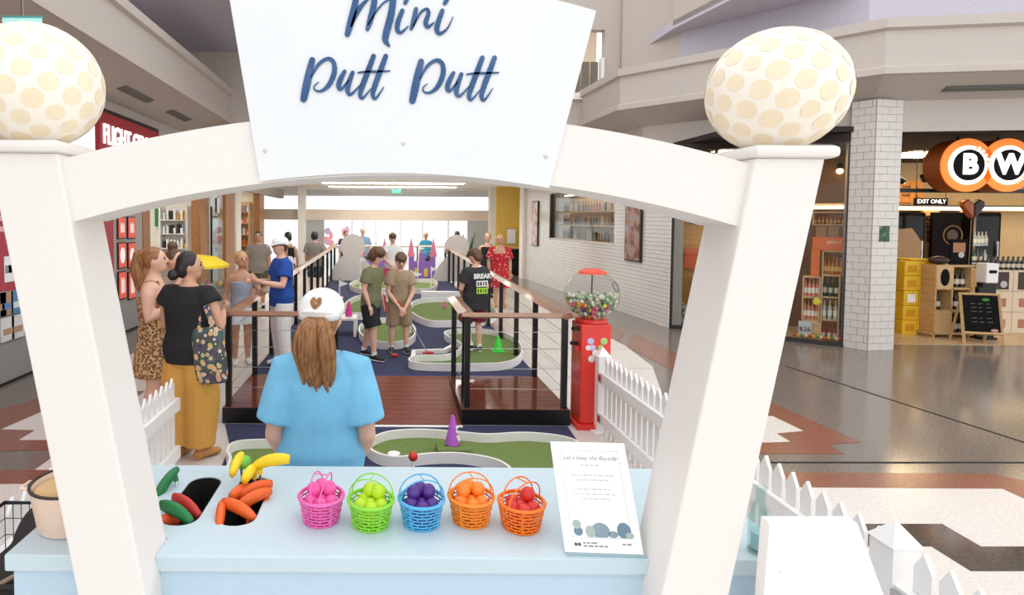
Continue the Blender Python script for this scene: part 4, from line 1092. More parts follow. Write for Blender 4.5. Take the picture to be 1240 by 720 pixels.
# notices on the red wall and brochure racks on the grey wall
def wallpx(px, py, o=.003):
    y = (XLW+o)*F/(px-PX); return Vector((XLW+o, y, A(px, py, y).z))
for (xa, xb, ya, yb, w_) in ((4, 15.5, 309.5, 342, 'nearer'), (16.5, 26, 310, 341, 'further')):
    p, q = wallpx(xa, yb), wallpx(xb, ya)
    t = thing('paper_notice', 'white paper notice with pictures on the red wall, the %s of two' % w_, 'notice', p)
    MB().bb(0, .004, 0, q.y-p.y, 0, q.z-p.z).build('sheet', PAP, t)
    for k in (.25, .6): MB().bb(.004, .006, (q.y-p.y)*k-.03, (q.y-p.y)*k+.08, (q.z-p.z)*.35, (q.z-p.z)*.65).build('print', GY, t)
BRO = [mat('brochure_'+n, c, .5) for n, c in (('blue', (92, 140, 190)), ('white', (226, 226, 224)), ('tan', (180, 150, 120)))]
for (px, py, k) in ((1, 372, 2), (15, 369, 0), (2, 403, 1), (15, 399, 1), (-8, 374, 1)):
    p = wallpx(px-5, py+12); 
    t = thing('brochure', '%s brochure in the rack on the grey wall' % ('tan', 'blue', 'white', 'pale', 'outer white')[[1, 15, 2, 16, -8].index(px) if px != 15 else (1 if py < 380 else 3)], 'brochure', p)
    MB().bb(0.005, .02, 0, .22, 0, .27).build('cover', BRO[k], t)
    MB().bb(.0, .035, -.01, .23, -.02, .06).build('holder', GLASS, t)
    MB().bb(.021, .023, .03, .19, .07, .14).build('print', BRO[(k+1) % 3], t)
# white lettering rows on red wall
for k, z in enumerate((1.95, 1.83, 1.71)): MB().bb(XLW+.001, XLW+.004, 6.1, 6.75-.1*k, z, z+.06).build('wall_lettering', mat('pink_letters', (226, 180, 184), .6), bpy.data.objects['wall_left_panel'])
# oak columns
def column(pa, pb, lab, w_=.22):
    y0, y1 = (XLW)*F/(pa-PX), XLW*F/(pb-PX)
    t = thing('oak_column', lab, 'column', (XLW-w_/2, (y0+y1)/2, 0))
    MB().bb(-w_/2, w_/2, -(y1-y0)/2, (y1-y0)/2, .1, 2.7, ch=.01).build('shaft', OAK, t); MB().bb(-w_/2-.01, w_/2+.01, -(y1-y0)/2-.01, (y1-y0)/2+.01, 0, .1).build('plinth', BLACKM, t)
column(173, 182, 'oak column between the travel shop and the pharmacy'); column(243, 253, 'oak column at the far side of the pharmacy')
column(273.5, 284.5, 'oak column beyond the glazed shopfront'); column(314.5, 320, 'oak column by the far bookshop')
# cross walls inside the shops and their shelves
struct(MB().bb(-7.5, XLW-.25, 14.1, 14.2, 0, 3.05).build('wall_pharmacy', mat('pharmacy_cream', (244, 240, 226), .6, var=.01)))
def shelf_unit(x0, x1, y, zs, h, lab, wood, goods, n, seed, depth=.3):
    t = thing('shelf_unit', lab, 'shelf', ((x0+x1)/2, y, 0)); L = x1-x0; rg = random.Random(seed)
    for s in (-1, 1): MB().bb(s*L/2-.02, s*L/2+.02, -depth, 0, 0, h).build('upright', wood, t)
    for z in zs: MB().bb(-L/2, L/2, -depth, 0, z-.02, z).build('shelf_board', wood, t)
    MB().bb(-L/2, L/2, -.02, 0, 0, h).build('back_panel', wood, t)
    for zi, z in enumerate(zs):
        for i in range(n):
            w_ = (L-.05)/n; x = -L/2 + .025 + (i+.5)*w_; hh = rg.uniform(.1, .24); m = rg.choice(goods)
            o = MB().bb(-w_*.36, w_*.36, -.06, .06, 0, hh, ch=.006).build('shop_carton' , m, None, loc=(t.location.x+x, y-depth*.5, z+.001))
            tag(o, 'small product carton on the shelves of the ' + lab.split('of the ')[-1], 'carton', 'cartons in the ' + lab.split('of the ')[-1])
CG = [mat('good_'+n, c, .5) for n, c in (('white', (240, 238, 234)), ('pale', (220, 224, 220)), ('black', (40, 38, 36)), ('gold', (206, 150, 50)), ('pink', (226, 190, 196)), ('blue', (120, 150, 180)))]
pa, pb = A(199, 280, 14.08), A(231, 280, 14.08)
shelf_unit(pa.x, pb.x, 14.08, (.75, 1.15, 1.5, 1.83), 2.16, 'white shelves of the pharmacy', SHW, [CG[0], CG[0], CG[1], CG[1], CG[2], CG[3], CG[5]], 7, 1)
gsn = A(188.5, 263, 14.0); o = thing('green_banner', 'thin green hanging banner in the pharmacy', 'banner', gsn)
MB().bb(-.02, .05, -.01, .01, -.22, .25).build('cloth', mat('banner_green', (40, 140, 80), .6), o); MB().tube([(.015, 0, .25), (.015, 0, 3.05-gsn.z)], .004, 5).build('cord', BLACKM, o)
struct(MB().bb(-7.5, XLW-.25, 17.6, 17.7, 0, 3.05).build('wall_shop_grey', mat('shop_grey_blue', (176, 186, 192), .5)))
struct(MB().bb(XLW-.06, XLW-.04, 14.1, 15.3, 0, 2.7).build('window_3', GLASS))
struct(MB().bb(XLW-.3, XLW, 16.4, 16.9, 0, 2.7).build('trim_4', SHW))
struct(MB().bb(-7.5, XLW-.25, 20.6, 20.7, 0, 3.05).build('wall_bookshop', mat('book_cream', (240, 226, 200), .6)))
pa, pb = A(290, 280, 20.5), A(303, 280, 20.5)
shelf_unit(pa.x, pb.x, 20.55, (.4, .9, 1.3, 1.7, 2.1), 2.45, 'lit shelves of the far bookshop', mat('book_shelf_wood', (214, 176, 130), .5), [CG[3], CG[4], CG[5], CG[0], mat('good_orange', (220, 120, 70), .5)], 5, 2)
# barber pole
bpz = A(259, 255, 13.9); t = thing('barber_pole', 'small striped bracket lamp beside the pharmacy column', 'lamp', bpz)
MB().tube([(-.06, 0, -bpz.z), (-.06, 0, .1)], .025, 8).build('pole', BLACKM, t); MB().tube([(-.06, 0, -.15), (.1, 0, -.15)], .012, 6).build('arm', BLACKM, t)
MB().lathe([(.05, -.05), (.05, .3), (0, .32)], 12, (.08, 0, 0)).build('striped_cylinder', ramp_mat('candy_stripe', 'ShaderNodeTexWave', [(.4, (60, 50, 50)), (.5, (240, 236, 232))], .4, 3, 'CONSTANT', stretch=(.3, .3, 4)), t); MB().ball((.08, 0, -.12), .08, 12, 8).build('globe', GLASS, t)
# right side of the far corridor: white pier and yellow shop
p = A(634, 300, W1.y+.1); struct(MB().bb(p.x-.05, p.x+.35, W1.y+.02, W1.y+.5, 0, 3.05).build('trim_5', SHW))
p0, p1 = A(600, 300, 20.5), A(631, 300, 20.5)
struct(MB().bb(p0.x, p1.x+1.2, 20.5, 20.6, 0, 3.05).build('wall_far_right', mat('mustard_wall', (226, 190, 90), .6)))
t = thing('wall_picture', 'pale framed picture on the yellow far wall', 'picture', A(619, 286, 20.48)); MB().bb(-.18, .18, -.02, .0, -.28, .28).build('frame', PINE, t); MB().bb(-.15, .15, -.025, -.02, -.25, .25).build('print', PAP, t)
t = thing('far_counter', 'black counter in front of the yellow far wall', 'counter', A(622, 330, 19.8)); t.location.z = 0; MB().bb(-.4, .4, -.2, .2, 0, .9).build('body', BLACKM, t); MB().bb(-.42, .42, -.22, .22, .9, .94).build('top', PINE, t)
struct(MB().bb(A(634, 300, 20).x+.3, 7, 17.9, 22, 0, 3.05).build('wall_far_side', SHW))
struct(MB().bb(5.6, 5.8, 12.6, 18, 3.0, 3.3).build('trim_6', WALLP))

# ------------------------------------------------------------------ bottle shop
def corr(name, c1, c2, sc=14):
    return ramp_mat(name, 'ShaderNodeTexWave', [(.2, c1), (.8, c2)], .6, sc, bump=.6, stretch=(1, 0, 0))
OLIVE = mat('shop_dark_ceiling', (48, 38, 32), .9)
struct(MB().bb(5.2, 19, 8.62, 14, 3.22, 3.3).build('ceiling_shop', OLIVE))
struct(MB().bb(5.6, 19, 13.0, 13.1, 0, 3.22).build('wall_shop_back', corr('cream_corrugated', (196, 166, 112), (232, 206, 156))))
struct(MB().prism([(4.9, 10.3), (6.9, 8.75), (K2.x, 8.9), (17, 8.6), (17, 13), (5.4, 13)], .006, (0, 0, .001)).build('floor_shop', ramp_mat('tan_tile', 'ShaderNodeTexNoise', [(.3, (188, 158, 120)), (.7, (214, 186, 148))], .25, 20)))
struct(MB().bb(5.25, 5.35, 11.0, 13.1, 0, 3.2).build('wall_shop_side', AMBER))
WARM = mat('warm_strip', (255, 226, 170), .5, emit=5)
# dark beam, light strip and lamps
def bws(px, py, Y): return A(px, py, Y)
t = thing('light_strip', 'long warm light strip above the fridges', 'lamp', A(1150, 252, 12.4)); MB().bb(-3.4, 3.4, -.02, .03, -.04, .03).build('diffuser', WARM, t); MB().bb(-3.4, 3.4, -.03, .05, .03, .06).build('housing', BLACKM, t)
t = thing('track_rail', 'black track rail crossing the shop front under the round sign', 'rail', A(1170, 231, 9.1)); MB().bb(-1.6, 3, -.03, .03, -.03, .03).build('bar', BLACKM, t)
for px, py, lab in ((1118, 214, 'beside the round sign'), (1090, 216, 'next to the tiled pillar')):
    p = A(px, py, 10.5); t = thing('spot_lamp', 'small black spot lamp hanging ' + lab, 'lamp', p)
    MB().tube([(0, 0, .06), (0, 0, 3.2-p.z)], .01, 6).build('stem', BLACKM, t); MB().tube([(-.05, -.02, .02), (.07, .03, -.05)], [.03, .06], 10).build('shade', BLACKM, t)
    MB().ball((.075, .03, -.052), .045, 8, 6).build('bulb', WARM, t)
for x, y, lab in ((7.4, 11, 'near the tiled pillar'), (10.2, 11.2, 'over the yellow cartons'), (12.5, 10.6, 'over the pale cartons')):
    added_lamp(x, y, 3.19, 1.0, 1.0, 'square warm ceiling light ' + lab, (255, 224, 176), 12)  # added to light the bottle shop from its ceiling
# round letter sign
BO = mat('sign_orange', (244, 126, 34), .4, emit=.55); BKD = mat('sign_black', (18, 15, 18), .7, spec=.1); BWH = mat('sign_lit_white', (255, 255, 255), .4, emit=1.3)
c0, c1 = A(1170, 200, 8.75), A(1219, 200, 8.75); r0 = 32*8.75/F
sg = thing('round_shop_sign', 'orange linked-circle shop sign with letters B and W in black discs', 'sign', (c0.x, 8.75, c0.z))
def disc(cx, cz, r, y0, y1, m, name, n=40, r_in=None):
    b = MB(); vs_ = []
    for y in (y0, y1): vs_ += [(cx + r*math.cos(2*math.pi*i/n), y, cz + r*math.sin(2*math.pi*i/n)) for i in range(n)]
    fs = [tuple(range(n)), tuple(range(n, 2*n))[::-1]] + [((i+1) % n, i, n+i, n+(i+1) % n) for i in range(n)]
    return b.add(vs_, fs).build(name, m, sg)
dx, dzz = c1.x-c0.x, c1.z-c0.z
for k, (ch, ring) in enumerate((('B', 'BEER'), ('W', 'WINE'))):
    cx, cz = dx*k, dzz*k
    disc(cx, cz, r0, -.001, .28, mat('sign_side_shade', (150, 70, 22), .5), 'disc_body'); disc(cx, cz, r0, -.02, -.001, BO, 'orange_disc'); disc(cx, cz, r0*.73, -.035, -.02, BWH, 'white_ring'); disc(cx, cz, r0*.58, -.05, -.035, BKD, 'black_disc')  # body orange is darkened, its shade put into the colour
    letters(ch, r0*1.0, BWH, (cx, -.06, cz), sg, bold=.022)
    gap = R(38) if k == 0 else R(-38)
    b = MB(); a0, a1 = gap-R(30), gap+R(30); vs_ = []
    for i in range(13):
        a = a0 + (a1-a0)*i/12
        vs_ += [(cx + r0*.60*math.cos(a), -.037, cz + r0*.60*math.sin(a)), (cx + r0*.745*math.cos(a), -.037, cz + r0*.745*math.sin(a))]
    b.add(vs_, [(2*i, 2*i+1, 2*i+3, 2*i+2) for i in range(12)]).build('ring_gap', BO, sg)
    for i, l in enumerate(ring):
        a = gap + (R(21)-R(14)*i if k == 0 else -R(21)+R(14)*i)
        o = letters(l, r0*.24, BWH, (cx + r0*.67*math.cos(a), -.042, cz + r0*.67*math.sin(a)), sg, bold=.004)
        o.rotation_euler = (math.pi/2, -(a-math.pi/2) if k == 0 else -(a+math.pi/2), 0)
MB().tube([(0, .14, r0*.8), (0, .14, 3.2-c0.z)], .02, 6).build('bracket', BLACKM, sg); MB().tube([(dx, .14, r0*.8), (dx, .14, 3.2-c0.z)], .02, 6).build('bracket', BLACKM, sg)
# wall letters and exit sign
p = A(1103, 233, 12.9); t = thing('wall_letters', 'orange letters ER on the cream shop back wall', 'sign', p)
letters('ER', .62, mat('orange_letters', (226, 146, 50), .5, emit=.2), (0, 0, 0), t, bold=.03)
p = A(1127, 244, 11.6); t = thing('exit_only_sign', 'black hanging sign reading EXIT ONLY', 'sign', p)
MB().bb(-.33, .33, -.015, .015, -.07, .07).build('board', BKD, t); letters('EXIT ONLY', .115, BWH, (0, -.02, 0), t)
for s in (-.3, .3): MB().tube([(s, 0, .07), (s, 0, 3.2-p.z)], .006, 5).build('wire', BLACKM, t)

# bottles
bot_me = {}
def bottle_mesh(kind):
    if kind in bot_me: return bot_me[kind]
    body, lab_, h, r = {'wine': ((28, 26, 26), (220, 210, 196), .30, .037), 'rose': ((214, 130, 104), (236, 226, 214), .30, .037), 'amber': ((190, 110, 30), (230, 190, 110), .26, .042), 'green': ((50, 72, 46), (226, 222, 206), .30, .037), 'white': ((206, 206, 196), (246, 244, 240), .30, .04), 'red': ((170, 40, 36), (236, 220, 210), .28, .038)}[kind]
    b = MB(); pr = [(0, 0), (r, 0), (r, h*.18)]; b.lathe(pr, 10)
    b.cur = 1; b.lathe([(r*1.02, h*.18), (r*1.02, h*.46)], 10)
    b.cur = 0; b.lathe([(r, h*.46), (r, h*.58), (r*.4, h*.76), (r*.36, h*.97), (r*.42, h), (0, h)], 10)
    bot_me[kind] = b.mesh('wine_bottle', [mat('glass_'+kind, body, .12, spec=.7), mat('label_'+kind, lab_, .6)], True)
    return bot_me[kind]
def bottle(kind, p, lab, grp, s=1, thin=1):
    o = link('wine_bottle', bottle_mesh(kind), None, p); o.scale = (s*thin, s*thin, s); tag(o, lab, 'bottle', grp)

# fridges on the back wall
FRD = mat('fridge_black', (20, 17, 16), .7, spec=.1); FRL = mat('fridge_light', (255, 250, 236), .5, emit=2.5)
def fridge(pa, pb, pyt, lab, seed, kinds):
    a, b = A(pa, pyt, 12.2), A(pb, pyt, 12.2); L = b.x-a.x; h = a.z
    t = thing('drinks_fridge', lab, 'fridge', ((a.x+b.x)/2, 12.2, 0))
    for s in (-1, 1): MB().bb(s*L/2-.03, s*L/2+.03, 0, .6, 0, h).build('side_panel', FRD, t)
    MB().bb(-L/2, L/2, 0, .6, h-.06, h+.02).build('header', FRD, t); MB().bb(-L/2, L/2, .58, .6, 0, h).build('back_panel', mat('fridge_back', (120, 114, 104), .6), t); MB().bb(-L/2, L/2, 0, .6, 0, .15).build('kick', FRD, t)
    MB().bb(-L/2+.03, -L/2+.06, .05, .08, .2, h-.1).build('light_tube', FRL, t)
    dr_ = MB().bb(-L/2+.02, L/2-.02, -.012, -.002, .15, h-.06).build('door', GLASS, t); MB().bb(L/2-.07, L/2-.05, -.05, -.012, .9, 1.5).build('handle', CHROME, dr_)
    rg = random.Random(seed)
    for z in (.2, .62, 1.04, 1.42, 1.78):
        if z+.36 > h: continue
        MB().bb(-L/2, L/2, .1, .55, z-.02, z-.005).build('shelf', CHROME, t)
        n = int(L/.095)
        for i in range(n): bottle(rg.choice(kinds), (t.location.x - L/2 + .11 + i*(L-.18)/max(1, n-1), 12.2+.2, z-.004), 'bottle in the '+lab, 'bottles in the '+lab, .95)
fridge(1082, 1093.5, 258, 'narrow fridge beside the tiled pillar', 1, ('white', 'green', 'amber'))
fridge(1096, 1119.5, 258, 'glass fridge left of the dark door', 2, ('white', 'white', 'green'))
fridge(1178, 1211, 258, 'glass fridge with the heart balloon in front', 3, ('white', 'green', 'white', 'wine'))
a, b = A(1130, 257, 12.3), A(1165, 257, 12.3)
dd = struct(link('door_1', None, None, ((a.x+b.x)/2, 12.3, 0))); L = b.x-a.x
MB().bb(-L/2, L/2, 0, .06, 0, a.z).build('door_leaf', BKD, dd)
rgm = MB(); rgm.tube([(.12+.2*math.cos(i*math.pi/12), -.01, 1.62+.2*math.sin(i*math.pi/12)) for i in range(25)], .014, 5).build('door_emblem', mat('emblem_gold', (120, 100, 70), .5), dd); MB().ball((.12, -.005, 1.62), (.12, .01, .12), 14, 8).build('door_emblem', mat('emblem_dark', (66, 54, 44), .5), dd)
for px in (1126, 1171):
    for k in range(4):
        p = A(px, 264+k*8.3, 12.45); t = thing('shelf_talker', 'small dark card in the column %s the dark door, number %s from the top' % ('left of' if px < 1150 else 'right of', ('one', 'two', 'three', 'four')[k]), 'card', p)
        MB().bb(-.075, .075, -.01, .01, -.055, .055).build('card', mat('card_brown', (60, 40, 30), .6), t); MB().bb(-.05, .05, -.012, -.01, -.01, .03).build('print', mat('card_tan', (150, 110, 80), .6), t)
for px in (1126, 1171):
    p = A(px, 280, 12.5); MB().box((p.x, 12.52, 1.2), (.36, .06, 2.3)).build('wall_panel', PINE, bpy.data.objects['wall_shop_back'])
# header band with lights
p = A(1150, 256, 12.6)
MB().bb(7.5, 16, 12.5, 12.95, p.z+.02, p.z+.06).build('pelmet', PINE, bpy.data.objects['wall_shop_back'])

# yellow cartons
YC = mat('carton_yellow', (236, 190, 40), .6, var=.08, scale=9); YC2 = mat('carton_yellow_print', (214, 150, 24), .6)
q0, q1 = G(1092, 405), G(1128, 405); bw = (q1.x-q0.x)/2; bh = (A(1110, 316, q0.y).z)/5
cm = MB().bb(-bw/2+.004, bw/2-.004, 0, .4, .002, bh-.003, ch=.008).mesh('carton', YC)
pm = MB().bb(-bw*.3, bw*.3, -.003, 0, bh*.25, bh*.7).mesh('print', YC2)
for r in range(5):
    for c in range(2):
        t = link('beer_carton', cm, None, (q0.x+bw*(c+.5)+.006*((r*7+c*3) % 3), q0.y+.004*((r+c) % 3), r*bh))
        tag(t, 'yellow carton, %s layer of the stack, on the side %s' % (('floor', 'second', 'third', 'fourth', 'top')[r], ('towards the tiled pillar', 'towards the wooden rack')[c]), 'carton', 'yellow carton stack')
        link('print', pm, t)
tag(MB().box((q0.x+bw*1.2, q0.y+.2, 5*bh+.02), (bw*1.3, .3, .03)).build('carton_tray', YC), 'flat yellow tray on top of the yellow carton stack', 'tray')
MB().bb(-.07, .07, -.006, -.003, bh*.2, bh*.75).build('price_card', PAP, bpy.data.objects['beer_carton.004'])
# green and yellow display left of the stack
q = G(1088, 402); t = thing('green_display', 'green and yellow cardboard display tower behind the tiled pillar', 'display', (q.x-.14, q.y+.15, 0))
for k in range(5): MB().bb(-.16, .16, -.12, .12, k*.25+.002, k*.25+.25).build('tier', [mat('disp_green', (40, 104, 50), .6), mat('disp_yellow', (226, 176, 50), .6), mat('disp_black', (40, 50, 34), .6)][(0, 1, 1, 2, 0)[k]], t)
for k in range(5): MB().ball((.06*((-1)**k), -.125, .12+k*.25), (.06, .006, .06), 10, 6).build('dot', mat('disp_pale', (206, 196, 120), .6), t)
p = A(1095, 317, 10.6); t = thing('cardboard_cutout', 'tan cardboard figure cut-out above the yellow cartons', 'cutout', (p.x, 10.6, 0))
MB().prism([(-.3, 0), (.26, 0), (.26, 1.25), (.3, 1.5), (.18, 1.68), (.1, 1.78), (-.12, 1.76), (-.3, 1.6)], .02, (0, 0, 0), (1, 0, 0), (0, 0, 1)).build('board', mat('kraft', (196, 160, 120), .7), t)
# wooden wine rack
a, b = G(1131, 409), G(1172, 409); L = b.x-a.x; hh = A(1150, 322, a.y).z
t = thing('wine_rack', 'wooden rack with staggered cells of dark bottles beside the yellow cartons', 'rack', ((a.x+b.x)/2, a.y, 0))
MB().bb(-L/2, L/2, .3, .32, .05, hh).build('back_panel', PINE, t)
zl_ = [.07, .07+(hh-.07)/3, .07+2*(hh-.07)/3, hh]
for z in zl_: MB().bb(-L/2-(.06 if z < .1 else 0), L/2+(.06 if z > 1 else 0), 0, .32, z-.015, z+.015).build('shelf_board', PINE, t)
for x in (-L/2, -.02, L/2): MB().bb(x-.012, x+.012, 0, .32, 0, hh).build('divider', PINE, t)
MB().bb(-L/2, -.02, -.006, 0, zl_[0], zl_[1]).build('front_panel', PINE, t); MB().bb(-L/2, -.02, -.006, 0, zl_[2], zl_[3]).build('front_panel', PINE, t)
MB().ball((-L*.27, -.01, (zl_[2]+zl_[3])/2), (.075, .01, .14), 14, 8).build('printed_badge', BKD, t)
for z, cells in ((zl_[0], (.5,)), (zl_[1], (-.5, .5)), (zl_[2], (.5,))):
    for s in cells:
        for i in range(3 if s > 0 and z != zl_[1] else 2):
            bottle('wine', (t.location.x + s*L*.5 - .09 + i*.09 + (.0 if s < 0 else .01), a.y+.12, z+.016), 'dark wine bottle in the staggered wooden rack', 'bottles in the staggered rack', .98)
tag(MB().ball((0, 0, .07), (.16, .1, .07), 14, 8).build('gift_bow', mat('dark_ribbon', (52, 34, 28), .5), None, 'all', loc=(t.location.x-.12, a.y+.15, hh+.016)), 'dark ribbon bow on top of the wooden rack', 'bow')
p = A(1165, 303, a.y+.1); c = thing('price_poster', 'small black poster standing on the wooden rack', 'poster', (p.x, a.y+.16, hh+.016)); MB().bb(-.14, .14, -.01, .01, 0, .42).build('board', BKD, c); MB().bb(-.1, .1, -.013, -.01, .2, .36).build('print', mat('poster_tan', (170, 120, 80), .6), c); MB().ball((.04, -.012, .16), (.05, .003, .05), 12, 6).build('print_disc', mat('poster_pale', (190, 190, 186), .6), c)
# heart balloon
p = A(1177, 252, 10.4); t = thing('heart_balloon', 'heart shaped foil balloon half copper half black', 'balloon', p)
for s in (-1, 1):
    pts = [(0, -.2), (s*.08, -.12), (s*.2, .02), (s*.19, .13), (s*.1, .17), (0, .09)]
    b = MB(); b.prism(pts, .1, (0, .05, 0), (1, 0, 0), (0, 0, 1)); o = b.build('lobe', mat('foil_copper', (158, 84, 44), .25, .4) if s < 0 else mat('foil_black', (44, 24, 20), .3, .2), t)
    bv = o.modifiers.new('b', 'BEVEL'); bv.width = .03; bv.segments = 3
MB().tube([(0, 0, -.2), (.02, .05, -p.z+.008)], .004, 5).build('ribbon', mat('ribbon_pale', (190, 170, 140), .6), t)
# chalkboard easel
a, b = G(1168, 417), G(1213, 417); cx = (a.x+b.x)/2; h = A(1190, 356, a.y).z
t = thing('chalkboard_easel', 'wooden A-frame chalkboard standing at the bottle shop entrance', 'chalkboard', (cx, a.y, 0), R(-14))
L = .5; lean = .14
def P3_(x, z, back=False): return Vector((x, (lean*z/h if not back else 2.6*lean - lean*1.6*z/h)+0, z))
for s in (-1, 1):
    MB().tube([P3_(s*L/2, 0), P3_(s*L/2, h)], .022, 4).build('leg', PINE, t); MB().tube([P3_(s*L/2*.9, 0, True), P3_(s*L/2*.9, h*.98, True)], .02, 4).build('rear_leg', PINE, t)
for z in (.17, h-.02): MB().tube([P3_(-L/2, z), P3_(L/2, z)], .022, 4).build('crossbar', PINE, t)
b = MB(); q = [P3_(-L/2+.02, .18), P3_(L/2-.02, .18), P3_(L/2-.02, h-.03), P3_(-L/2+.02, h-.03)]; b.add([v + Vector((0, -.004, 0)) for v in q] + [v + Vector((0, .01, 0)) for v in q], [(0,1,2,3), (7,6,5,4), (0,4,5,1), (1,5,6,2), (2,6,7,3), (3,7,4,0)]); b.build('slate', mat('slate_black', (22, 20, 20), .8, spec=.1), t)
rg = random.Random(9)
for k, z in enumerate((.62, .56, .5, .40, .34)):
    for x in (-.13, -.03, .07): MB().tube([P3_(x, z)+Vector((0, -.006, 0)), P3_(x+rg.uniform(.04, .08), z+.004)+Vector((0, -.006, 0))], .004, 4).build('chalk_mark', mat('chalk', (120, 130, 130), .8), t)
MB().ball(P3_(.07, h-.1)+Vector((0, -.008, 0)), (.05, .004, .025), 10, 6).build('chalk_swirl', mat('chalk_green', (60, 140, 60), .8), t); MB().ball(P3_(.15, .22)+Vector((0, -.008, 0)), (.05, .004, .025), 8, 6).build('price_sticker', mat('sticker_pink', (200, 150, 150), .6), t)
# dispenser on black stand
p = G(1184, 410); t = thing('sanitiser_stand', 'white dispenser box on a black stand behind the chalkboard', 'dispenser', (p.x+.07, p.y-.02, 0))
MB().bb(-.12, .12, -.1, .1, 0, .04).build('base', BLACKM, t); MB().bb(-.14, .14, -.03, .03, .04, .85).build('column', BLACKM, t); MB().bb(-.1, .1, -.1, .08, .92, 1.24, ch=.02).build('dispenser_box', WHITE, t); MB().bb(-.06, .06, -.105, -.1, 1.08, 1.13).build('window', BKD, t); MB().bb(-.1, .1, -.05, .05, .85, .92).build('drip_tray', BLACKM, t)
# pale cartons on the right with bottles on top
PC = mat('carton_pale', (226, 206, 178), .7, var=.05); PC2 = mat('carton_print', (180, 120, 96), .7)
y0 = G(1200, 403).y; xa = A(1197, 350, y0).x; cw = .42; chh = .36
cmp_ = MB().bb(-cw/2+.004, cw/2-.004, 0, .4, .002, chh-.003, ch=.006).mesh('wine_carton', PC); prm = MB().bb(-.1, .1, -.003, 0, .09, .24).mesh('print', PC2)
for r in range(3):
    for c in range(3):
        if r == 2 and c == 0: pass
        o = link('wine_carton', cmp_, None, (xa + cw*(c+.5), y0, r*chh)); tag(o, 'pale wine carton, %s row, %s column from the chalkboard' % (('bottom', 'middle', 'top')[r], ('first', 'second', 'third')[c]), 'carton', 'pale wine cartons')
        if r < 2: link('print', prm, o)
        elif c < 2:
            k = MB().bb(-.13, .13, -.006, -.001, .03, .33).build('poster', mat('poster_brown', (66, 44, 38), .6), o); MB().ball((.04, -.008, .12), (.06, .003, .06), 12, 6).build('poster_disc', MATS['poster_pale'], k)
for c in range(14):
    for r2 in range(2): bottle('wine', (xa + .06 + c*.088, y0+.1+r2*.15, 3*chh-.1+.101), 'dark wine bottle standing on the pale cartons', 'bottles on the pale cartons', .75)

# ------------------------------------------------------------------ angled glazed shopfront between tiled wall and pillar
Q0, Q1 = Vector((W0.x+.02, W0.y, 0)), Vector((K0.x, K0.y, 0))
qd = (Q1-Q0); QL = qd.length; qd.normalize(); qn = Vector((-qd.y, qd.x, 0)); qa = math.atan2(qd.y, qd.x)
if qn.y < 0: qn = -qn
QM = Matrix(((qd.x, qn.x, 0), (qd.y, qn.y, 0), (0, 0, 1)))
def SA(px, py, o):
    d = CROT @ Vector(((px-PX)/F, -(py-PY)/F, -1)); c = Vector((0, 0, CAMZ)); b0 = Q0 + qn*o
    t = ((b0.x*qn.x + b0.y*qn.y))/(d.x*qn.x + d.y*qn.y); w_ = c + d*t
    s = (Vector((w_.x, w_.y, 0)) - Vector((Q0.x, Q0.y, 0))).dot(qd); return s, w_.z
def SW(s, o, z): return Q0 + qd*s + qn*o + Vector((0, 0, z))
def sbox(px0, px1, py0, py1, o, dep, m, name, parent=None, lab=None, cat=None):
    s0, z1 = SA(px0, py0, o); s1, _ = SA(px1, py0, o); _, z0 = SA((px0+px1)/2, py1, o)
    b = MB().box((0, dep/2, 0), (abs(s1-s0), dep, z1-z0)); p = SW((s0+s1)/2, o, (z0+z1)/2)
    if parent is not None: p = p - parent.location if parent.rotation_euler.z == 0 else p
    ob = b.build(name, m, parent, loc=p, rz=qa)
    if lab: tag(ob, lab, cat)
    return ob
wn3 = struct(link('window_4', None))
for (a_, b_) in ((.02, .62), (.66, QL-.02)):
    MB().box(SW((a_+b_)/2, .01, 1.6), (b_-a_, .012, 3.1), M=QM).build('window_pane', GLASS, wn3)
for s in (0, .64, QL): MB().box(SW(s, .02, 1.6), (.05, .06, 3.2), M=QM).build('mullion', BLK, wn3)
MB().box(SW(QL/2, .02, .03), (QL, .1, .06), M=QM).build('base_track', BLK, wn3)
struct(MB().box(SW(QL/2, .03, 3.15), (QL, .12, .12), M=QM).build('trim_7', OLIVE))
amb = struct(MB().box(SW(.61, .62, 1.55), (1.7, .04, 3.1), M=QM).build('wall_display', AMBER))
sbox(812, 838, 335, 393, .5, .09, mat('plywood_dark', (176, 122, 52), .5), 'plywood_box', None, 'plywood box against the amber shop wall', 'box')
def star_wreath(px, py, r, m, lab, seed):
    s, z = SA(px, py, .42); t = thing('twig_wreath', lab, 'wreath', SW(s, .42, z), qa); rg = random.Random(seed)
    b = MB()
    for k in range(34):
        a = k*2*math.pi/34 + rg.uniform(-.1, .1); rr = r*rg.uniform(.55, .95)
        c = Vector((rr*math.cos(a), rg.uniform(-.02, .02), rr*math.sin(a))); d = Vector((rg.uniform(-1, 1), rg.uniform(-.4, .4), rg.uniform(-1, 1))).normalized()*r*.35
        b.tube([c-d, c+d], [.012, .022], 5)
    struct(b.build('twigs', m, t), 'stuff'); return t
star_wreath(824, 378, .17, mat('silver_grey', (168, 164, 156), .4), 'silver grey wreath low on the amber shop wall', 4)
star_wreath(842, 259, .16, BLACKM, 'black twig wreath high on the amber shop wall', 5)
bxo = sbox(829, 852, 300, 325, .4, .1, mat('box_orange_print', (214, 92, 34), .5), 'gift_box', None, 'orange printed gift box on the amber wall', 'box')
sbox(838, 852, 336, 372, .42, .1, PINE, 'wooden_crate', None, 'wooden crate edge beside the plywood box', 'crate')
added_lamp(*SW(.75, .32, 3.08), .35, .3, 'added small warm light in the shop window by the amber wall', (255, 224, 176), 12)  # added because the amber display is dim
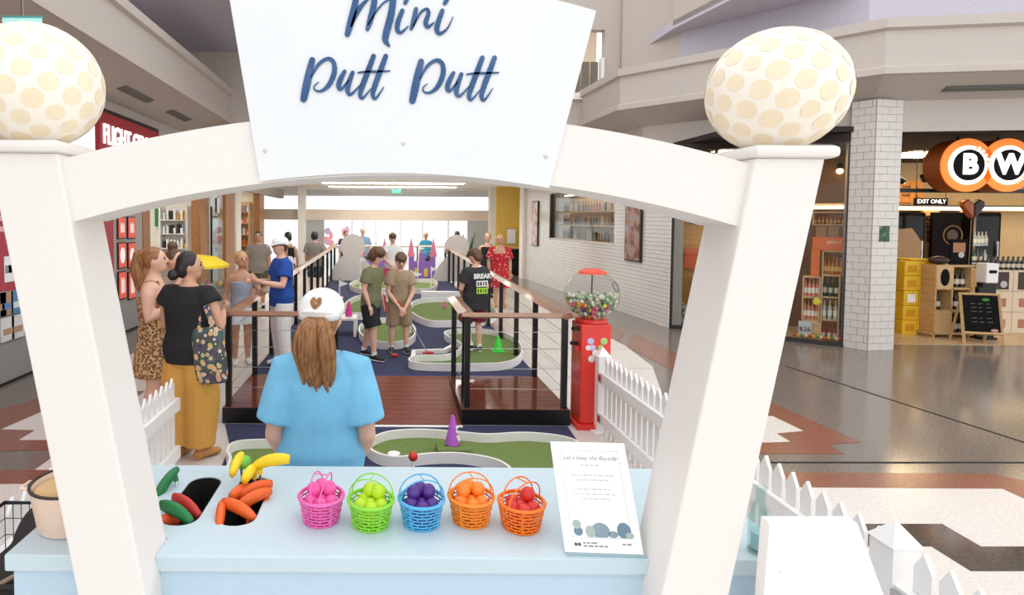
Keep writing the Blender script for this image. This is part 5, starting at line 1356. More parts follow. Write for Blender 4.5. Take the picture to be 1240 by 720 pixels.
added_lamp(*SW(QL-.55, .55, 3.08), .4, .5, 'added small warm light in the shop window by the pillar', (255, 224, 176), 12)  # added to brighten the crates by the pillar
# displays left of the pillar, behind the glass
DO = .30
ORP = mat('orange_display', (228, 108, 40), .5)
od = sbox(984, 1026, 287, 303, DO+.12, .2, ORP, 'spirit_display', None, 'orange display header lettered SPIRIT behind the glass', 'display')
lt_ = text_mesh('SPIRIT', .07, .002, mat('letter_cream', (250, 226, 200), .5)); lo_ = link('lettering', lt_, od); lo_.rotation_euler = (math.pi/2, 0, 0); lo_.location = (.06, -.006, .02)
s_, z_ = SA(988.5, 303, DO+.12); MB().box((-.17, .1, -.32), (.11, .2, .5)).build('side_post', ORP, od)
def shelf_crate(px0, px1, rows, o, kinds, lab, n):
    """open crate with bottles; rows: list of (py_top, py_bottom)"""
    s0, z1 = SA(px0, rows[0][0], o); s1, _ = SA(px1, rows[0][0], o); _, z0 = SA((px0+px1)/2, rows[-1][1], o)
    t = thing('bottle_crate', lab, 'crate', SW((s0+s1)/2, o, z0), qa); L = s1-s0; H = z1-z0
    for x in (-L/2, L/2): MB().box((x, .13, H/2), (.02, .26, H)).build('side_board', PINE, t)
    MB().box((0, .25, H/2), (L, .015, H)).build('back_board', AMBER, t)
    for i, (ya, yb) in enumerate(rows):
        _, zb = SA((px0+px1)/2, yb, o); MB().box((0, .13, zb-z0), (L, .26, .02)).build('shelf_board', PINE, t)
        _, zt_ = SA((px0+px1)/2, ya, o); sc = min(1, (zt_-zb-.03)/.30)
        for k in range(n):
            w_ = SW((s0+s1)/2 + (-L/2 + (k+.5)*L/n), o+.10, zb+.0105)
            bottle(kinds[i % len(kinds)], w_, '%s bottle in the %s' % ({'rose': 'rose pink', 'wine': 'dark', 'amber': 'amber', 'white': 'clear', 'red': 'red'}[kinds[i % len(kinds)]], lab), 'bottles in the '+lab, sc, .72)
    MB().box((0, .13, H), (L, .26, .02)).build('top_board', PINE, t)
shelf_crate(997, 1022, [(304, 333)], DO+.12, ('amber',), 'shelf under the orange header', 5)
shelf_crate(973, 993, [(335, 360), (362, 388)], DO, ('rose', 'rose'), 'pine crate of rose wine', 4)
shelf_crate(996, 1017, [(333, 360), (362, 388), (390, 414)], DO, ('wine', 'white', 'red'), 'tall pine crate next to the tiled pillar', 3)
shelf_crate(985, 1024, [(257, 272)], DO+.5, ('amber',), 'high shelf above the orange header', 8)
sbox(972, 993, 388, 413, DO, .25, PINE, 'wooden_crate', None, 'closed pine crate under the rose wine', 'crate')
for k, px in enumerate((988, 1003)): sbox(px, px+13, 274, 287, DO+.2, .12, mat('crate_brown', (150, 118, 78), .6), 'small_crate', None, 'small slatted crate on the orange header, the %s' % ('outer one' if k == 0 else 'one by the pillar'), 'crate')
pcd = sbox(967, 983, 388, 408, DO-.06, .012, mat('price_grey', (196, 196, 192), .5), 'price_card', None, 'grey price card reading 26 below the rose wine', 'sign')
pt = text_mesh('$26', .10, .001, BKD); po_ = link('lettering', pt, pcd); po_.rotation_euler = (math.pi/2, 0, 0); po_.location = (0, -.008, 0)
s_, z_ = SA(989, 365, DO-.08); yt = thing('price_tag', 'round yellow price tag hanging on the rose wine crate', 'tag', SW(s_, DO-.08, z_), qa); MB().ball((0, 0, 0), (.05, .006, .055), 16, 8).build('disc', mat('tag_yellow', (240, 206, 40), .5), yt)
for k in range(13):
    s_, z_ = SA(962+k*4.6, 411, DO-.14); c = [(190, 60, 40), (206, 160, 60), (90, 130, 60), (220, 190, 150)][k % 4]
    o = MB().ball((0, 0, .029), .029, 10, 8).build('bauble', mat('bauble_%d' % (k % 4), c, .3), None, 'all', loc=SW(s_, DO-.16, .062))
    tag(o, '%s bauble on the floor of the shop window' % ('red', 'gold', 'green', 'cream')[k % 4], 'bauble', '%s baubles in the shop window' % ('red', 'gold', 'green', 'cream')[k % 4])
p = A(1010, 222, 10.4); t = thing('tv_screen', 'lit screen with red bottle picture high behind the window', 'screen', p); MB().bb(-.2, .25, 0, .04, -.25, .25).build('bezel', BLACKM, t); MB().bb(-.18, .23, -.006, 0, -.23, .23).build('picture', mat('screen_blue', (176, 186, 226), .5, emit=.6), t); MB().bb(-.06, .06, -.01, -.006, -.22, .12).build('red_bottle', mat('screen_red', (216, 60, 40), .5, emit=.4), t); MB().tube([(0, .02, .25), (0, .02, 3.2-p.z)], .02, 6).build('bracket', BLACKM, t)
p = A(1017, 207, 9.9); t = thing('pendant_lamp', 'small glowing pendant bulb next to the tiled pillar', 'lamp', p); MB().ball((0, 0, 0), .05, 12, 8).build('bulb', WARM, t); MB().tube([(0, 0, .04), (0, 0, .14)], [.05, .03], 10).build('socket', BLACKM, t); MB().tube([(0, 0, .14), (0, 0, 3.2-p.z)], .006, 5).build('cord', BLACKM, t)
t = thing('light_strip', 'lit shelf strip behind the window glass', 'lamp', SW(SA(1000, 251, 1.2)[0], 1.2, SA(1000, 251, 1.2)[1]), qa); MB().box((0, 0, 0), (1.2, .05, .05)).build('diffuser', mat('cool_strip', (255, 244, 226), .5, emit=3), t); MB().box((0, .04, .02), (1.24, .04, .1)).build('housing', PINE, t)
struct(MB().box(SW(1.6, 1.6, 1.5), (2.6, .05, 3.0), M=QM).build('wall_display_back', mat('shop_brown_wall', (120, 84, 52), .7)))
# ------------------------------------------------------------------ people
def blob(b, voxel, it=4, fac=.5):
    me = b.mesh('tmp'); o = link('tmp', me)
    r = o.modifiers.new('r', 'REMESH'); r.mode = 'VOXEL'; r.voxel_size = voxel; r.use_smooth_shade = True
    s = o.modifiers.new('s', 'SMOOTH'); s.iterations = it; s.factor = fac
    dg = bpy.context.evaluated_depsgraph_get(); out = bpy.data.meshes.new_from_object(o.evaluated_get(dg))
    bpy.data.objects.remove(o); bpy.data.meshes.remove(me)
    return out
SKIN = {'fair': mat('skin_fair', (226, 178, 154), .5, var=.03, scale=12), 'tan': mat('skin_tan', (206, 156, 126), .5, var=.03, scale=12), 'brown': mat('skin_brown', (176, 124, 94), .5, var=.03, scale=12)}
def hair_mat(n, c1, c2): return MATS.get('hair_'+n) or ramp_mat('hair_'+n, 'ShaderNodeTexNoise', [(.3, c1), (.7, c2)], .42, 30, stretch=(3, 3, .35), bump=.5)
HAIR = {'auburn': hair_mat('auburn', (112, 72, 40), (176, 122, 72)), 'dark': hair_mat('dark', (20, 17, 17), (44, 36, 34)), 'brown': hair_mat('brown', (74, 50, 34), (112, 78, 52)), 'blond': hair_mat('blond', (170, 126, 78), (214, 176, 120)), 'grey': hair_mat('grey', (180, 176, 172), (214, 210, 206))}
CAPW = mat('cap_white', (246, 246, 246), .7, var=.01)
EYE = mat('eye_dark', (36, 26, 22), .3); LIP = mat('lip', (176, 92, 86), .5)

def hand_tubes(b, wr, d, s, curl=.5, grip=None):
    """palm and five fingers from wrist wr along d, s = body height"""
    d = d.normalized(); side = d.cross(Vector((0, 1, 0)))
    side = side.normalized() if side.length > .1 else Vector((1, 0, 0))
    nrm = side.cross(d).normalized()
    pc = wr + d*.03*s
    b.tube([wr - d*.01*s, wr + d*.02*s, wr + d*.05*s], [(.014*s, .010*s), (.022*s, .011*s), (.023*s, .010*s)], 10, up=side)
    for k, (o, L) in enumerate(((-.017, .038), (-.006, .044), (.005, .041), (.016, .033))):
        p0 = wr + d*.045*s + side*o*s; p1 = p0 + d*L*.45*s + nrm*curl*.006*s; p2 = p1 + d*L*.32*s*(1-curl*.4) + nrm*curl*.014*s; p3 = p2 + d*L*.2*s*(1-curl*.7) + nrm*curl*.012*s
        b.tube([p0, p1, p2, p3], [.0058*s, .0056*s, .005*s, .0038*s], 6)
    p0 = wr + d*.012*s + side*.018*s; b.tube([p0, p0 + d*.018*s + side*.014*s + nrm*.004*s, p0 + d*.036*s + side*.018*s + nrm*.010*s], [.0075*s, .0065*s, .005*s], 6)

def person(label, x, y, z, rz, h, skin='fair', hs=1.0, b=1.0, pose=None, bend=0, hyaw=0, hpitch=0, hair=None, hairc='brown', top=None, bottom=None, shoes=None, cap=None, voxel=.012, face=True, name='person', glasses=False):
    po = dict(elbL=(-.135, .012, .63), hndL=(-.142, -.03, .475), elbR=(.135, .012, .63), hndR=(.142, -.03, .475),
              kneL=(-.056, -.008, .285), ankL=(-.056, .012, .045), kneR=(.056, -.008, .285), ankR=(.056, .012, .045), toeL=(-.07, -.1), toeR=(.07, -.1))
    po.update(pose or {})
    t = thing(name, label, 'person', (x, y, z), rz)
    sk = SKIN[skin]
    rot = Matrix.Rotation(bend, 3, 'X') if bend else Matrix.Identity(3); pv = Vector((0, 0, .5*h))
    U = lambda p: rot @ (Vector(p)*h - pv) + pv if not isinstance(p, Vector) else rot @ (p - pv) + pv
    V = lambda p: Vector(p)*h
    hm = Matrix.Rotation(hyaw, 3, 'Z') @ Matrix.Rotation(hpitch, 3, 'X')
    hc = U((0, -.012, .868 + .066*hs)); neck_top = U((0, -.004, .875))
    HS = h*hs
    HP = lambda p: hc + (rot if bend else Matrix.Identity(3)) @ (hm @ (Vector(p)*HS))
    HM = (rot @ hm)
    B = MB()
    # torso, neck, head
    rings = [(.455, .075, .058), (.50, .096, .066), (.55, .09, .062), (.62, .079, .056), (.70, .093, .062), (.76, .100, .062), (.80, .092, .052), (.828, .055, .042), (.85, .034, .034)]
    B.tube([U((0, 0, q[0])) for q in rings], [(q[1]*h*b, q[2]*h*b) for q in rings], 18, up=(1, 0, 0))
    B.tube([U((0, .004, .82)), neck_top, U((0, -.008, .90))], [.034*h, .030*h, .031*h], 12)
    B.ball(hc, (.047*HS, .057*HS, .064*HS), 20, 14, HM)
    B.ball(HP((0, -.018, -.036)), (.034*HS, .036*HS, .032*HS), 14, 10, HM)
    B.ball(HP((0, -.060, -.006)), (.008*HS, .011*HS, .014*HS), 10, 8, HM); 
    for s in (-1, 1): B.ball(HP((s*.048, .004, -.006)), (.006*HS, .012*HS, .018*HS), 8, 8, HM)
    hands = MB()
    for s, S in ((-1, 'L'), (1, 'R')):
        sh = U((s*.098*(.5+.5*b), .004, .795)); el = U(po['elb'+S]); ha = U(po['hnd'+S])
        ab = .5+.5*b
        B.tube([sh - Vector((s*.02*h, 0, -.0*h)), sh.lerp(el, .25), sh.lerp(el, .7), el, el.lerp(ha, .3), ha], [.036*h*ab, .034*h*ab, .028*h*ab, .025*h*ab, .025*h*ab, .0155*h*ab], 12)
        hand_tubes(hands, ha, (ha-el), h)
        hip = V((s*.05, 0, .50)); kn = V(po['kne'+S]); an = V(po['ank'+S]); toe = po['toe'+S]
        ta = Vector((toe[0]*h, toe[1]*h + an.y, max(.015*h, an.z-.028*h)))
        lb_ = .5+.5*b
        B.tube([hip + Vector((0, 0, .02*h)), hip.lerp(kn, .3), kn, kn.lerp(an, .3) + Vector((0, .008*h, 0)), an, an - Vector((0, 0, .012*h))], [.062*h*lb_, .056*h*lb_, .036*h, .036*h, .021*h, .02*h], 12)
        B.tube([an + Vector((0, .022*h, -.024*h)), an + Vector((0, 0, -.02*h)), an.lerp(ta, .6) + Vector((0, 0, -.008*h)), ta], [.018*h, .022*h, (.025*h, .016*h), (.018*h, .010*h)], 10, up=(1, 0, 0))
    me = blob(B, voxel, 3)
    hmesh = hands.mesh('hands'); bm = bmesh.new(); bm.from_mesh(me); bm.from_mesh(hmesh)
    for f in bm.faces: f.smooth = True
    bm.to_mesh(me); bm.free(); me.materials.clear(); me.materials.append(sk)
    link('body', me, t)
    if face:
        for s in (-1, 1):
            MB().ball(HP((s*.019, -.0505, .006)), (.0075*HS, .005*HS, .0055*HS), 8, 6, HM).build('eye', EYE, t)
            MB().ball(HP((s*.019, -.0525, .018)), (.011*HS, .004*HS, .0025*HS), 8, 6, HM).build('eyebrow', HAIR[hairc], t)
        MB().ball(HP((0, -.0505, -.034)), (.014*HS, .006*HS, .0042*HS), 10, 6, HM).build('mouth', LIP, t)
    # hair
    H_ = MB(); hb = lambda c, r: H_.ball(HP(c), tuple(q*HS for q in r), 18, 12, HM)
    if hair:
        hb((0, .012, .014), (.053, .056, .061))
        if hair in ('mop', 'bob'): hb((0, -.012, .036), (.055, .055, .046)); hb((-.036, .012, -.004), (.024, .044, .05)); hb((.036, .012, -.004), (.024, .044, .05)); hb((0, .036, -.012), (.044, .03, .05))
        if hair == 'fringe': hb((0, -.014, .040), (.05, .05, .036)); hb((0, .03, -.01), (.046, .036, .046))
        if hair == 'short': hb((0, .026, -.006), (.046, .036, .046))
        if hair == 'bun': hb((0, .02, .09), (.034, .034, .03))
        if hair == 'lowbun': hb((-.01, .078, -.040), (.030, .026, .028)); hb((0, .03, -.01), (.05, .042, .05))
        if hair == 'long': H_.tube([HP((0, .03, .03)), HP((0, .048, -.04)), HP((0, .052, -.12)), HP((0, .05, -.22))], [(.05*HS, .035*HS), (.055*HS, .03*HS), (.055*HS, .024*HS), (.035*HS, .012*HS)], 12, up=HM @ Vector((1, 0, 0)))
        if hair == 'pony': H_.tube([HP((0, .045, .05)), HP((0, .085, .045)), HP((0, .1, -.03)), HP((0, .09, -.13)), HP((0, .082, -.17))], [.02*HS, .024*HS, .036*HS, .03*HS, .012*HS], 10); hb((0, .025, .0), (.049, .04, .05))
        if hair == 'staffpony': hb((0, .03, -.006), (.050, .036, .05))
        hm_ = blob(H_, max(.007, voxel*.7), 2); hm_.materials.clear(); hm_.materials.append(HAIR[hairc]); hr = link('hair', hm_, t)
        rg = random.Random(int(h*1000+x*77))
        if hair == 'pony' or hair == 'staffpony':
            n = 130 if hair == 'staffpony' else 22; sb = MB()
            for k in range(n):
                a = rg.uniform(0, 6.283); rr = math.sqrt(rg.random())
                ox, oy = math.cos(a)*rr, math.sin(a)*rr
                if hair == 'staffpony':
                    ln = rg.uniform(.165, .21); pts = [HP((ox*.016-.002, .060+oy*.01, .012)), HP((ox*.036-.006, .094+oy*.02, -.004)), HP((ox*.052-.006, .104+oy*.022, -.06)), HP((ox*.046-.010, .09+oy*.02, -.12)), HP((ox*.028-.016+rg.uniform(-.008, .008), .072+oy*.012, -ln))]
                    sb.tube(catmull([tuple(p) for p in pts], 4), [.004*HS+.006*HS*math.sin(min(1, i/10)*math.pi*.9) if i < 14 else .005*HS*(1-(i-13)/5) for i in range(17)], 5)
                else:
                    pts = [HP((ox*.018, .07+oy*.012, .048)), HP((ox*.034, .098+oy*.02, .0)), HP((ox*.036, .098+oy*.02, -.09)), HP((ox*.022, .088, -.16-rg.random()*.05))]
                    sb.tube(catmull([tuple(p) for p in pts], 3), [.004*HS]*9+[.0015*HS], 4)
            struct(sb.build('strands', HAIR[hairc], hr, smooth='all'), 'stuff')
    if cap:
        C = MB(); n = 24; rows = []
        for i in range(9):
            a = (math.pi/2)*(1-i/8) * .98
            rows.append([HP((.0565*math.cos(a)*math.cos(2*math.pi*j/n)*1.02, .004+.066*math.cos(a)*math.sin(2*math.pi*j/n), .014+.062*math.sin(a)**.85 - (.012 if math.sin(2*math.pi*j/n) > .3 else 0)*(1-math.sin(a)))) for j in range(n)])
        C.add([p for r in rows for p in r], [(i*n+j, (i+1)*n+j, (i+1)*n+(j+1) % n, i*n+(j+1) % n) for i in range(8) for j in range(n)] + [tuple(range(n))])
        co = C.build('cap', CAPW, t, smooth='all'); sd = co.modifiers.new('th', 'SOLIDIFY'); sd.thickness = .006; sd.offset = 1
        br = MB(); pts = [(-.05+.1*i/10, -.052-.058*math.sin(math.pi*i/10)**.7, .016-.016*math.sin(math.pi*i/10)) for i in range(11)]; pin = [(-.05+.1*i/10, -.03-.03*math.sin(math.pi*i/10), .024) for i in range(11)]
        br.add([HP(p) for p in pts+pin], [(i, i+1, 12+i, 11+i) for i in range(10)]); bo_ = br.build('brim', CAPW, co, smooth='all'); sd = bo_.modifiers.new('th', 'SOLIDIFY'); sd.thickness = .006
        if cap == 'heart':
            q = MB(); pts = []
            for i in range(24):
                a = 2*math.pi*i/24; X_ = .0135*math.sin(a)**3; Z_ = .0012*(13*math.cos(a)-5*math.cos(2*a)-2*math.cos(3*a)-math.cos(4*a))
                zz = .049 + Z_; sv = min((abs(.014+.062*(v/60)**.85-.012*(1-v/60)-zz), v/60) for v in range(61))[1]; pts.append(HP((X_*1.15, .004+.066*math.cos(math.asin(sv))+.0065, zz)))
            q.add(pts, [tuple(range(24))]); ho = q.build('heart_cutout', HAIR[hairc], co); sd = ho.modifiers.new('th', 'SOLIDIFY'); sd.thickness = .003
            q = MB(); q.tube([HP((.05*math.cos(a), .004+.068*math.sin(a), .010+.018*math.sin(a))) for a in [R(35+110*i/10) for i in range(11)]], .007*HS, 6); q.build('strap', CAPW, co)
    if glasses:
        gl = MB()
        for s in (-1, 1): gl.tube([HP((s*.02+.016*math.cos(a*.5236), -.058, .006+.012*math.sin(a*.5236))) for a in range(13)], .0022*HS, 5); gl.tube([HP((s*.038, -.056, .008)), HP((s*.05, .0, .006))], .0022*HS, 5)
        struct(gl.build('glasses', mat('frame_red', (120, 40, 50), .4), t))
        t.children[-1].pop('kind', None) if 'kind' in t.children[-1] else None
        for c in t.children:
            if c.name.startswith('glasses') and 'kind' in c: del c['kind']
    # top: kind, material, hem, sleeve fraction
    if top:
        kind, m, hem, sl = top[:4]; e = .012*h*(top[4] if len(top) > 4 else 1); T_ = MB()
        rr = [q for q in rings if q[0] > hem+.01 and q[0] < .84]
        upper = .84 if kind in ('tee', 'polo') else (.79 if kind == 'tank' else .745)
        def ring_at(zz):
            for (a, b1), (c, d) in zip([((q[0]), q[1:]) for q in rings], [((q[0]), q[1:]) for q in rings[1:]]):
                if a <= zz <= c:
                    f = (zz-a)/(c-a); return (b1[0]+(d[0]-b1[0])*f, b1[1]+(d[1]-b1[1])*f)
            return rings[1][1:] if zz < .5 else rings[-1][1:]
        zs = sorted({hem} | {q[0] for q in rr if q[0] < upper} | {upper})
        ro = []
        for zz in zs:
            w_, d_ = ring_at(zz); k = 1.0
            if zz < .56 and kind not in ('dress',): w_, d_ = max(w_, .096), max(d_, .066)
            if kind == 'dress' and zz < .5: w_, d_ = .1+(.5-zz)*.10, .07+(.5-zz)*.10
            if kind in ('tee', 'polo') and .54 < zz < .7: w_, d_ = w_*1.09, d_*1.09
            ro.append((w_*h*b+e, d_*h*b+e))
        if kind in ('tee', 'polo'):
            ro[-1] = (ro[-1][0]*.86, ro[-1][1]*.9)
        T_.tube([U((0, 0, zz)) for zz in zs], ro, 20, up=(1, 0, 0))
        if sl > 0:
            for s, S in ((-1, 'L'), (1, 'R')):
                sh = U((s*.09*(.5+.5*b), .004, .795)); el = U(po['elb'+S]); ab = .5+.5*b
                T_.tube([sh - Vector((s*.03*h, 0, 0)), sh + Vector((0, 0, .002*h)), sh.lerp(el, sl*.5), sh.lerp(el, sl)], [.038*h*ab+e*.6, .041*h*ab+e*.6, .040*h*ab+e, .042*h*ab+e], 14)
        tm_ = blob(T_, voxel*.85, 4); tm_.materials.clear(); tm_.materials.append(m)
        so = link({'tee': 'shirt', 'polo': 'shirt', 'tank': 'vest_top', 'strapless': 'top', 'dress': 'dress'}[kind], tm_, t)
        if kind == 'polo':
            MB().tube([U((.042*math.cos(a*.5236)*b**.5, .002+.040*math.sin(a*.5236), .838+.008*math.sin(a*.5236))) for a in range(13)], [(.011*h, .006*h)]*13, 6).build('collar', m, so, smooth='all')
        if kind in ('tank', 'dress') and sl == 0:
            for s in (-1, 1):
                MB().tube([U((s*.05, -.055*b, upper-.03)), U((s*.055, -.03, .825)), U((s*.055, .02, .83)), U((s*.045, .055*b, upper-.03))], [(.004*h, .009*h)]*4, 6).build('shoulder_strap', m, so)
    if bottom:
        kind, m, length = bottom[:3]; wf = bottom[3] if len(bottom) > 3 else 1.0; P_ = MB(); e = .010*h
        if kind == 'skirt':
            P_.tube([V((0, 0, .60)), V((0, 0, .5)), V((0, 0, length))], [(.086*h*b+e, .06*h*b+e), (.10*h*b+e, .07*h*b+e), (.12*h*b*wf, .09*h*b*wf)], 18, up=(1, 0, 0))
        else:
            P_.tube([V((0, 0, .60)), V((0, 0, .53)), V((0, 0, .46))], [(.083*h*b+e, .06*h*b+e), (.096*h*b+e, .067*h*b+e), (.088*h*b+e, .064*h*b+e)], 18, up=(1, 0, 0))
            for s, S in ((-1, 'L'), (1, 'R')):
                hip = V((s*.05, 0, .50)); kn = V(po['kne'+S]); an = V(po['ank'+S]); pts = [hip + Vector((0, 0, .0)), hip.lerp(kn, .45)]; rd = [.062*h*(.5+.5*b)+e, (.058*h+e)*(.6+.4*wf)]
                zk = kn.z/h
                if length < zk: 
                    f = min(1, (zk-length)/(zk-an.z/h)); pts += [kn, kn.lerp(an, f)]; rd += [(.042*h+e)*wf, (.032*h+e)*wf]
                else:
                    f = (.5-length)/(.5-zk); pts.append(hip.lerp(kn, f)); rd.append((.050*h+e)*wf*1.05)
                P_.tube(pts, rd, 14)
        pm_ = blob(P_, voxel*.85, 3); pm_.materials.clear(); pm_.materials.append(m); link('skirt' if kind == 'skirt' else ('shorts' if length > .2 else 'trousers'), pm_, t)
    if shoes:
        for S in 'LR':
            an = V(po['ank'+S]); toe = po['toe'+S]; ta = Vector((toe[0]*h, toe[1]*h + an.y, max(.016*h, an.z-.028*h))); S_ = MB()
            S_.tube([an + Vector((0, .026*h, -.022*h)), an + Vector((0, .0, -.012*h)), an.lerp(ta, .6) + Vector((0, 0, -.004*h)), ta + Vector((0, -.006*h, 0))], [(.022*h, .024*h), (.027*h, .028*h), (.030*h, .020*h), (.022*h, .014*h)], 12, up=(1, 0, 0))
            sm_ = blob(S_, max(.006, voxel*.6), 2); sm_.materials.clear(); sm_.materials.append(shoes); so = link('shoe', sm_, t)
            if shoes is SHB:
                MB().tube([an + Vector((0, .026*h, -.040*h)), an.lerp(ta, .6) + Vector((0, 0, -.022*h)), ta + Vector((0, -.004*h, -.010*h))], [(.022*h, .006*h), (.030*h, .006*h), (.021*h, .005*h)], 8, up=(1, 0, 0)).build('sole', WHITE, so)
                MB().tube([an + Vector((0, 0, -.005*h)), an + Vector((0, 0, .03*h))], .026*h, 10).build('sock', mat('sock_white', (236, 234, 230), .8), so)
    return t, U, HP
SHB = mat('shoe_black', (26, 26, 30), .6); SHW_ = mat('shoe_white', (236, 234, 230), .6); SAN = mat('sandal_tan', (196, 140, 80), .6); SHR = mat('shoe_red', (190, 50, 50), .6)
cloth = lambda n, c, **k: mat('cloth_'+n, c, .85, var=.05, scale=60, bump=.15, **k)

# 1 staff in light blue polo behind the counter
person('person in light blue polo and white cap with ponytail, back turned, behind the counter', -.29, 2.60, 0, R(180), 1.52, 'fair', 1.12, 1.15,
    pose=dict(elbL=(-.138, .03, .60), hndL=(-.088, -.075, .455), elbR=(.138, .03, .60), hndR=(.088, -.075, .455)), hyaw=R(-9), hpitch=R(-2),
    hair='staffpony', hairc='auburn', top=('polo', mat('cloth_sky', (122, 192, 228), .85, var=.06, scale=9, bump=.9), .44, .80, 1.5), bottom=('pants', cloth('stone', (206, 190, 170)), .06, 1.1), shoes=SHW_, cap='heart', voxel=.011)

# 2 woman in black top and mustard trousers with floral tote
person('person in sleeveless black top and wide mustard trousers, back turned, with a floral bag', -1.53, 4.47, 0, R(168), 1.61, 'tan', 1.0, 1.12,
    pose=dict(elbL=(-.165, .01, .645), hndL=(-.11, -.13, .70), elbR=(.15, -.03, .64), hndR=(.07, -.13, .72), toeL=(-.11, -.09), toeR=(.05, -.1)), hyaw=R(-62), hpitch=R(0),
    hair='lowbun', hairc='dark', top=('tee', cloth('black', (26, 25, 27)), .475, .26, 1.6), bottom=('pants', cloth('mustard', (206, 152, 70)), .07, 1.75), shoes=SAN, voxel=.011)
sgp = A(270, 303, 4.40)
FLOR = bpy.data.materials.new('floral_print'); FLOR.use_nodes = True
_n = FLOR.node_tree.nodes; _l = FLOR.node_tree.links; _b = _n['Principled BSDF']; _tc = _n.new('ShaderNodeTexCoord'); _v = _n.new('ShaderNodeTexVoronoi'); _v.inputs['Scale'].default_value = 24; _l.new(_tc.outputs['Object'], _v.inputs['Vector'])
_r = _n.new('ShaderNodeValToRGB'); _r.color_ramp.interpolation = 'CONSTANT'
for _k, (_p, _c) in enumerate(((0, (240, 190, 90)), (.2, (212, 120, 70)), (.3, (226, 200, 170)), (.44, (52, 58, 60)))):
    _e = _r.color_ramp.elements[_k] if _k < 2 else _r.color_ramp.elements.new(_p); _e.position = _p; _e.color = lin(_c)
_l.new(_v.outputs['Distance'], _r.inputs['Fac']); _mx = _n.new('ShaderNodeMix'); _mx.data_type = 'RGBA'; _mx.blend_type = 'MIX'; _mx.inputs[0].default_value = .10
_l.new(_r.outputs['Color'], _mx.inputs[6]); _l.new(_v.outputs['Color'], _mx.inputs[7]); _l.new(_mx.outputs[2], _b.inputs['Base Color']); _b.inputs['Roughness'].default_value = .85
bp0 = A(254, 430, 4.32)
bag = thing('tote_bag', 'dark floral fabric tote bag hanging from the shoulder of the woman in black', 'bag', bp0)
bag.rotation_euler = (0, R(-7), R(-14))
b = MB(); b.ball((0, 0, 0), (.14, .055, .25), 20, 14)
b.v = [(max(-.12, min(.12, v[0]*1.25)), v[1], max(-.21, min(.21, v[2]*1.2))) for v in b.v]
o = b.build('pouch', FLOR, bag, smooth='all')
st_top = A(250, 362, 4.40) - bp0
bag_strap = MB()
for dx in (-.07, .07): bag_strap.tube([(dx, 0, .2), (dx*.5-.02, .015, .36), (-.045+dx*.1, .06, .50)], [(.022, .004)]*3, 6, up=(1, 0, 0))
MB().tube([(-.07, 0, .19), (-.065, .01, .36), (-.05, .055, .50)], [(.024, .004)]*3, 6, up=(1, 0, 0)).build('strap', FLOR, bag); MB().tube([(.06, 0, .19), (.01, .012, .36), (-.035, .055, .50)], [(.024, .004)]*3, 6, up=(1, 0, 0)).build('strap', FLOR, bag)

# 3 leopard dress, 4 bun
LEO = ramp_mat('leopard_print', 'ShaderNodeTexVoronoi', [(0, (70, 46, 30)), (.22, (178, 130, 84)), (.34, (70, 48, 34)), (.52, (206, 166, 118))], .85, 46, 'CONSTANT')
person('person in leopard print dress with auburn ponytail standing beside the woman in black', -2.0, 4.95, 0, R(100), 1.62, 'fair', 1.0, 1.08,
    pose=dict(elbL=(-.13, .0, .64), hndL=(-.09, -.13, .72), elbR=(.14, .01, .63), hndR=(.10, -.14, .68)), hpitch=R(-6), hair='pony', hairc='auburn', top=('dress', LEO, .33, 0, 1.2), shoes=SAN, voxel=.012)
person('person with brown hair in a high bun behind the woman in leopard print', -2.12, 5.75, 0, R(70), 1.56, 'fair', 1.0, 1.0, pose=dict(elbL=(-.12, -.03, .66), hndL=(-.04, -.1, .84)), hair='bun', hairc='brown', top=('tee', cloth('taupe', (150, 130, 116)), .47, .4), bottom=('pants', cloth('denim', (70, 84, 110)), .06), shoes=SHW_, voxel=.014)
# 5 girl in striped top
STR = ramp_mat('stripe_print', 'ShaderNodeTexWave', [(.4, (96, 112, 146)), (.52, (232, 232, 232)), (.8, (206, 210, 220))], .85, 9, 'CONSTANT', stretch=(2.2, 0, 0))
person('girl in striped strapless top and white shorts leaning on the rail', -1.86, 7.4, 0, R(22), 1.44, 'tan', 1.08, .92,
    pose=dict(elbR=(.16, -.04, .64), hndR=(.21, -.13, .70), elbL=(-.14, .02, .63)), hair='short', hairc='blond', hyaw=R(16), top=('strapless', STR, .53, 0, 1.2), bottom=('shorts', cloth('whitedenim', (236, 236, 240)), .36, 1.15), shoes=SHW_, voxel=.012)
# 6 staff in royal blue polo
person('person in royal blue polo, white cap and white trousers talking at the left rail', -1.22, 6.72, dz(6.72)+.004, R(-62), 1.50, 'fair', 1.0, 1.12,
    pose=dict(elbL=(-.16, -.03, .64), hndL=(-.12, -.2, .66), elbR=(.15, -.04, .64), hndR=(.1, -.19, .67)), hair='short', hairc='brown', hpitch=R(2), top=('polo', cloth('royal', (30, 74, 160)), .47, .62, 1.3), bottom=('pants', cloth('whitepants', (238, 234, 230)), .05, 1.15), shoes=SHW_, cap='plain', voxel=.012, glasses=True)
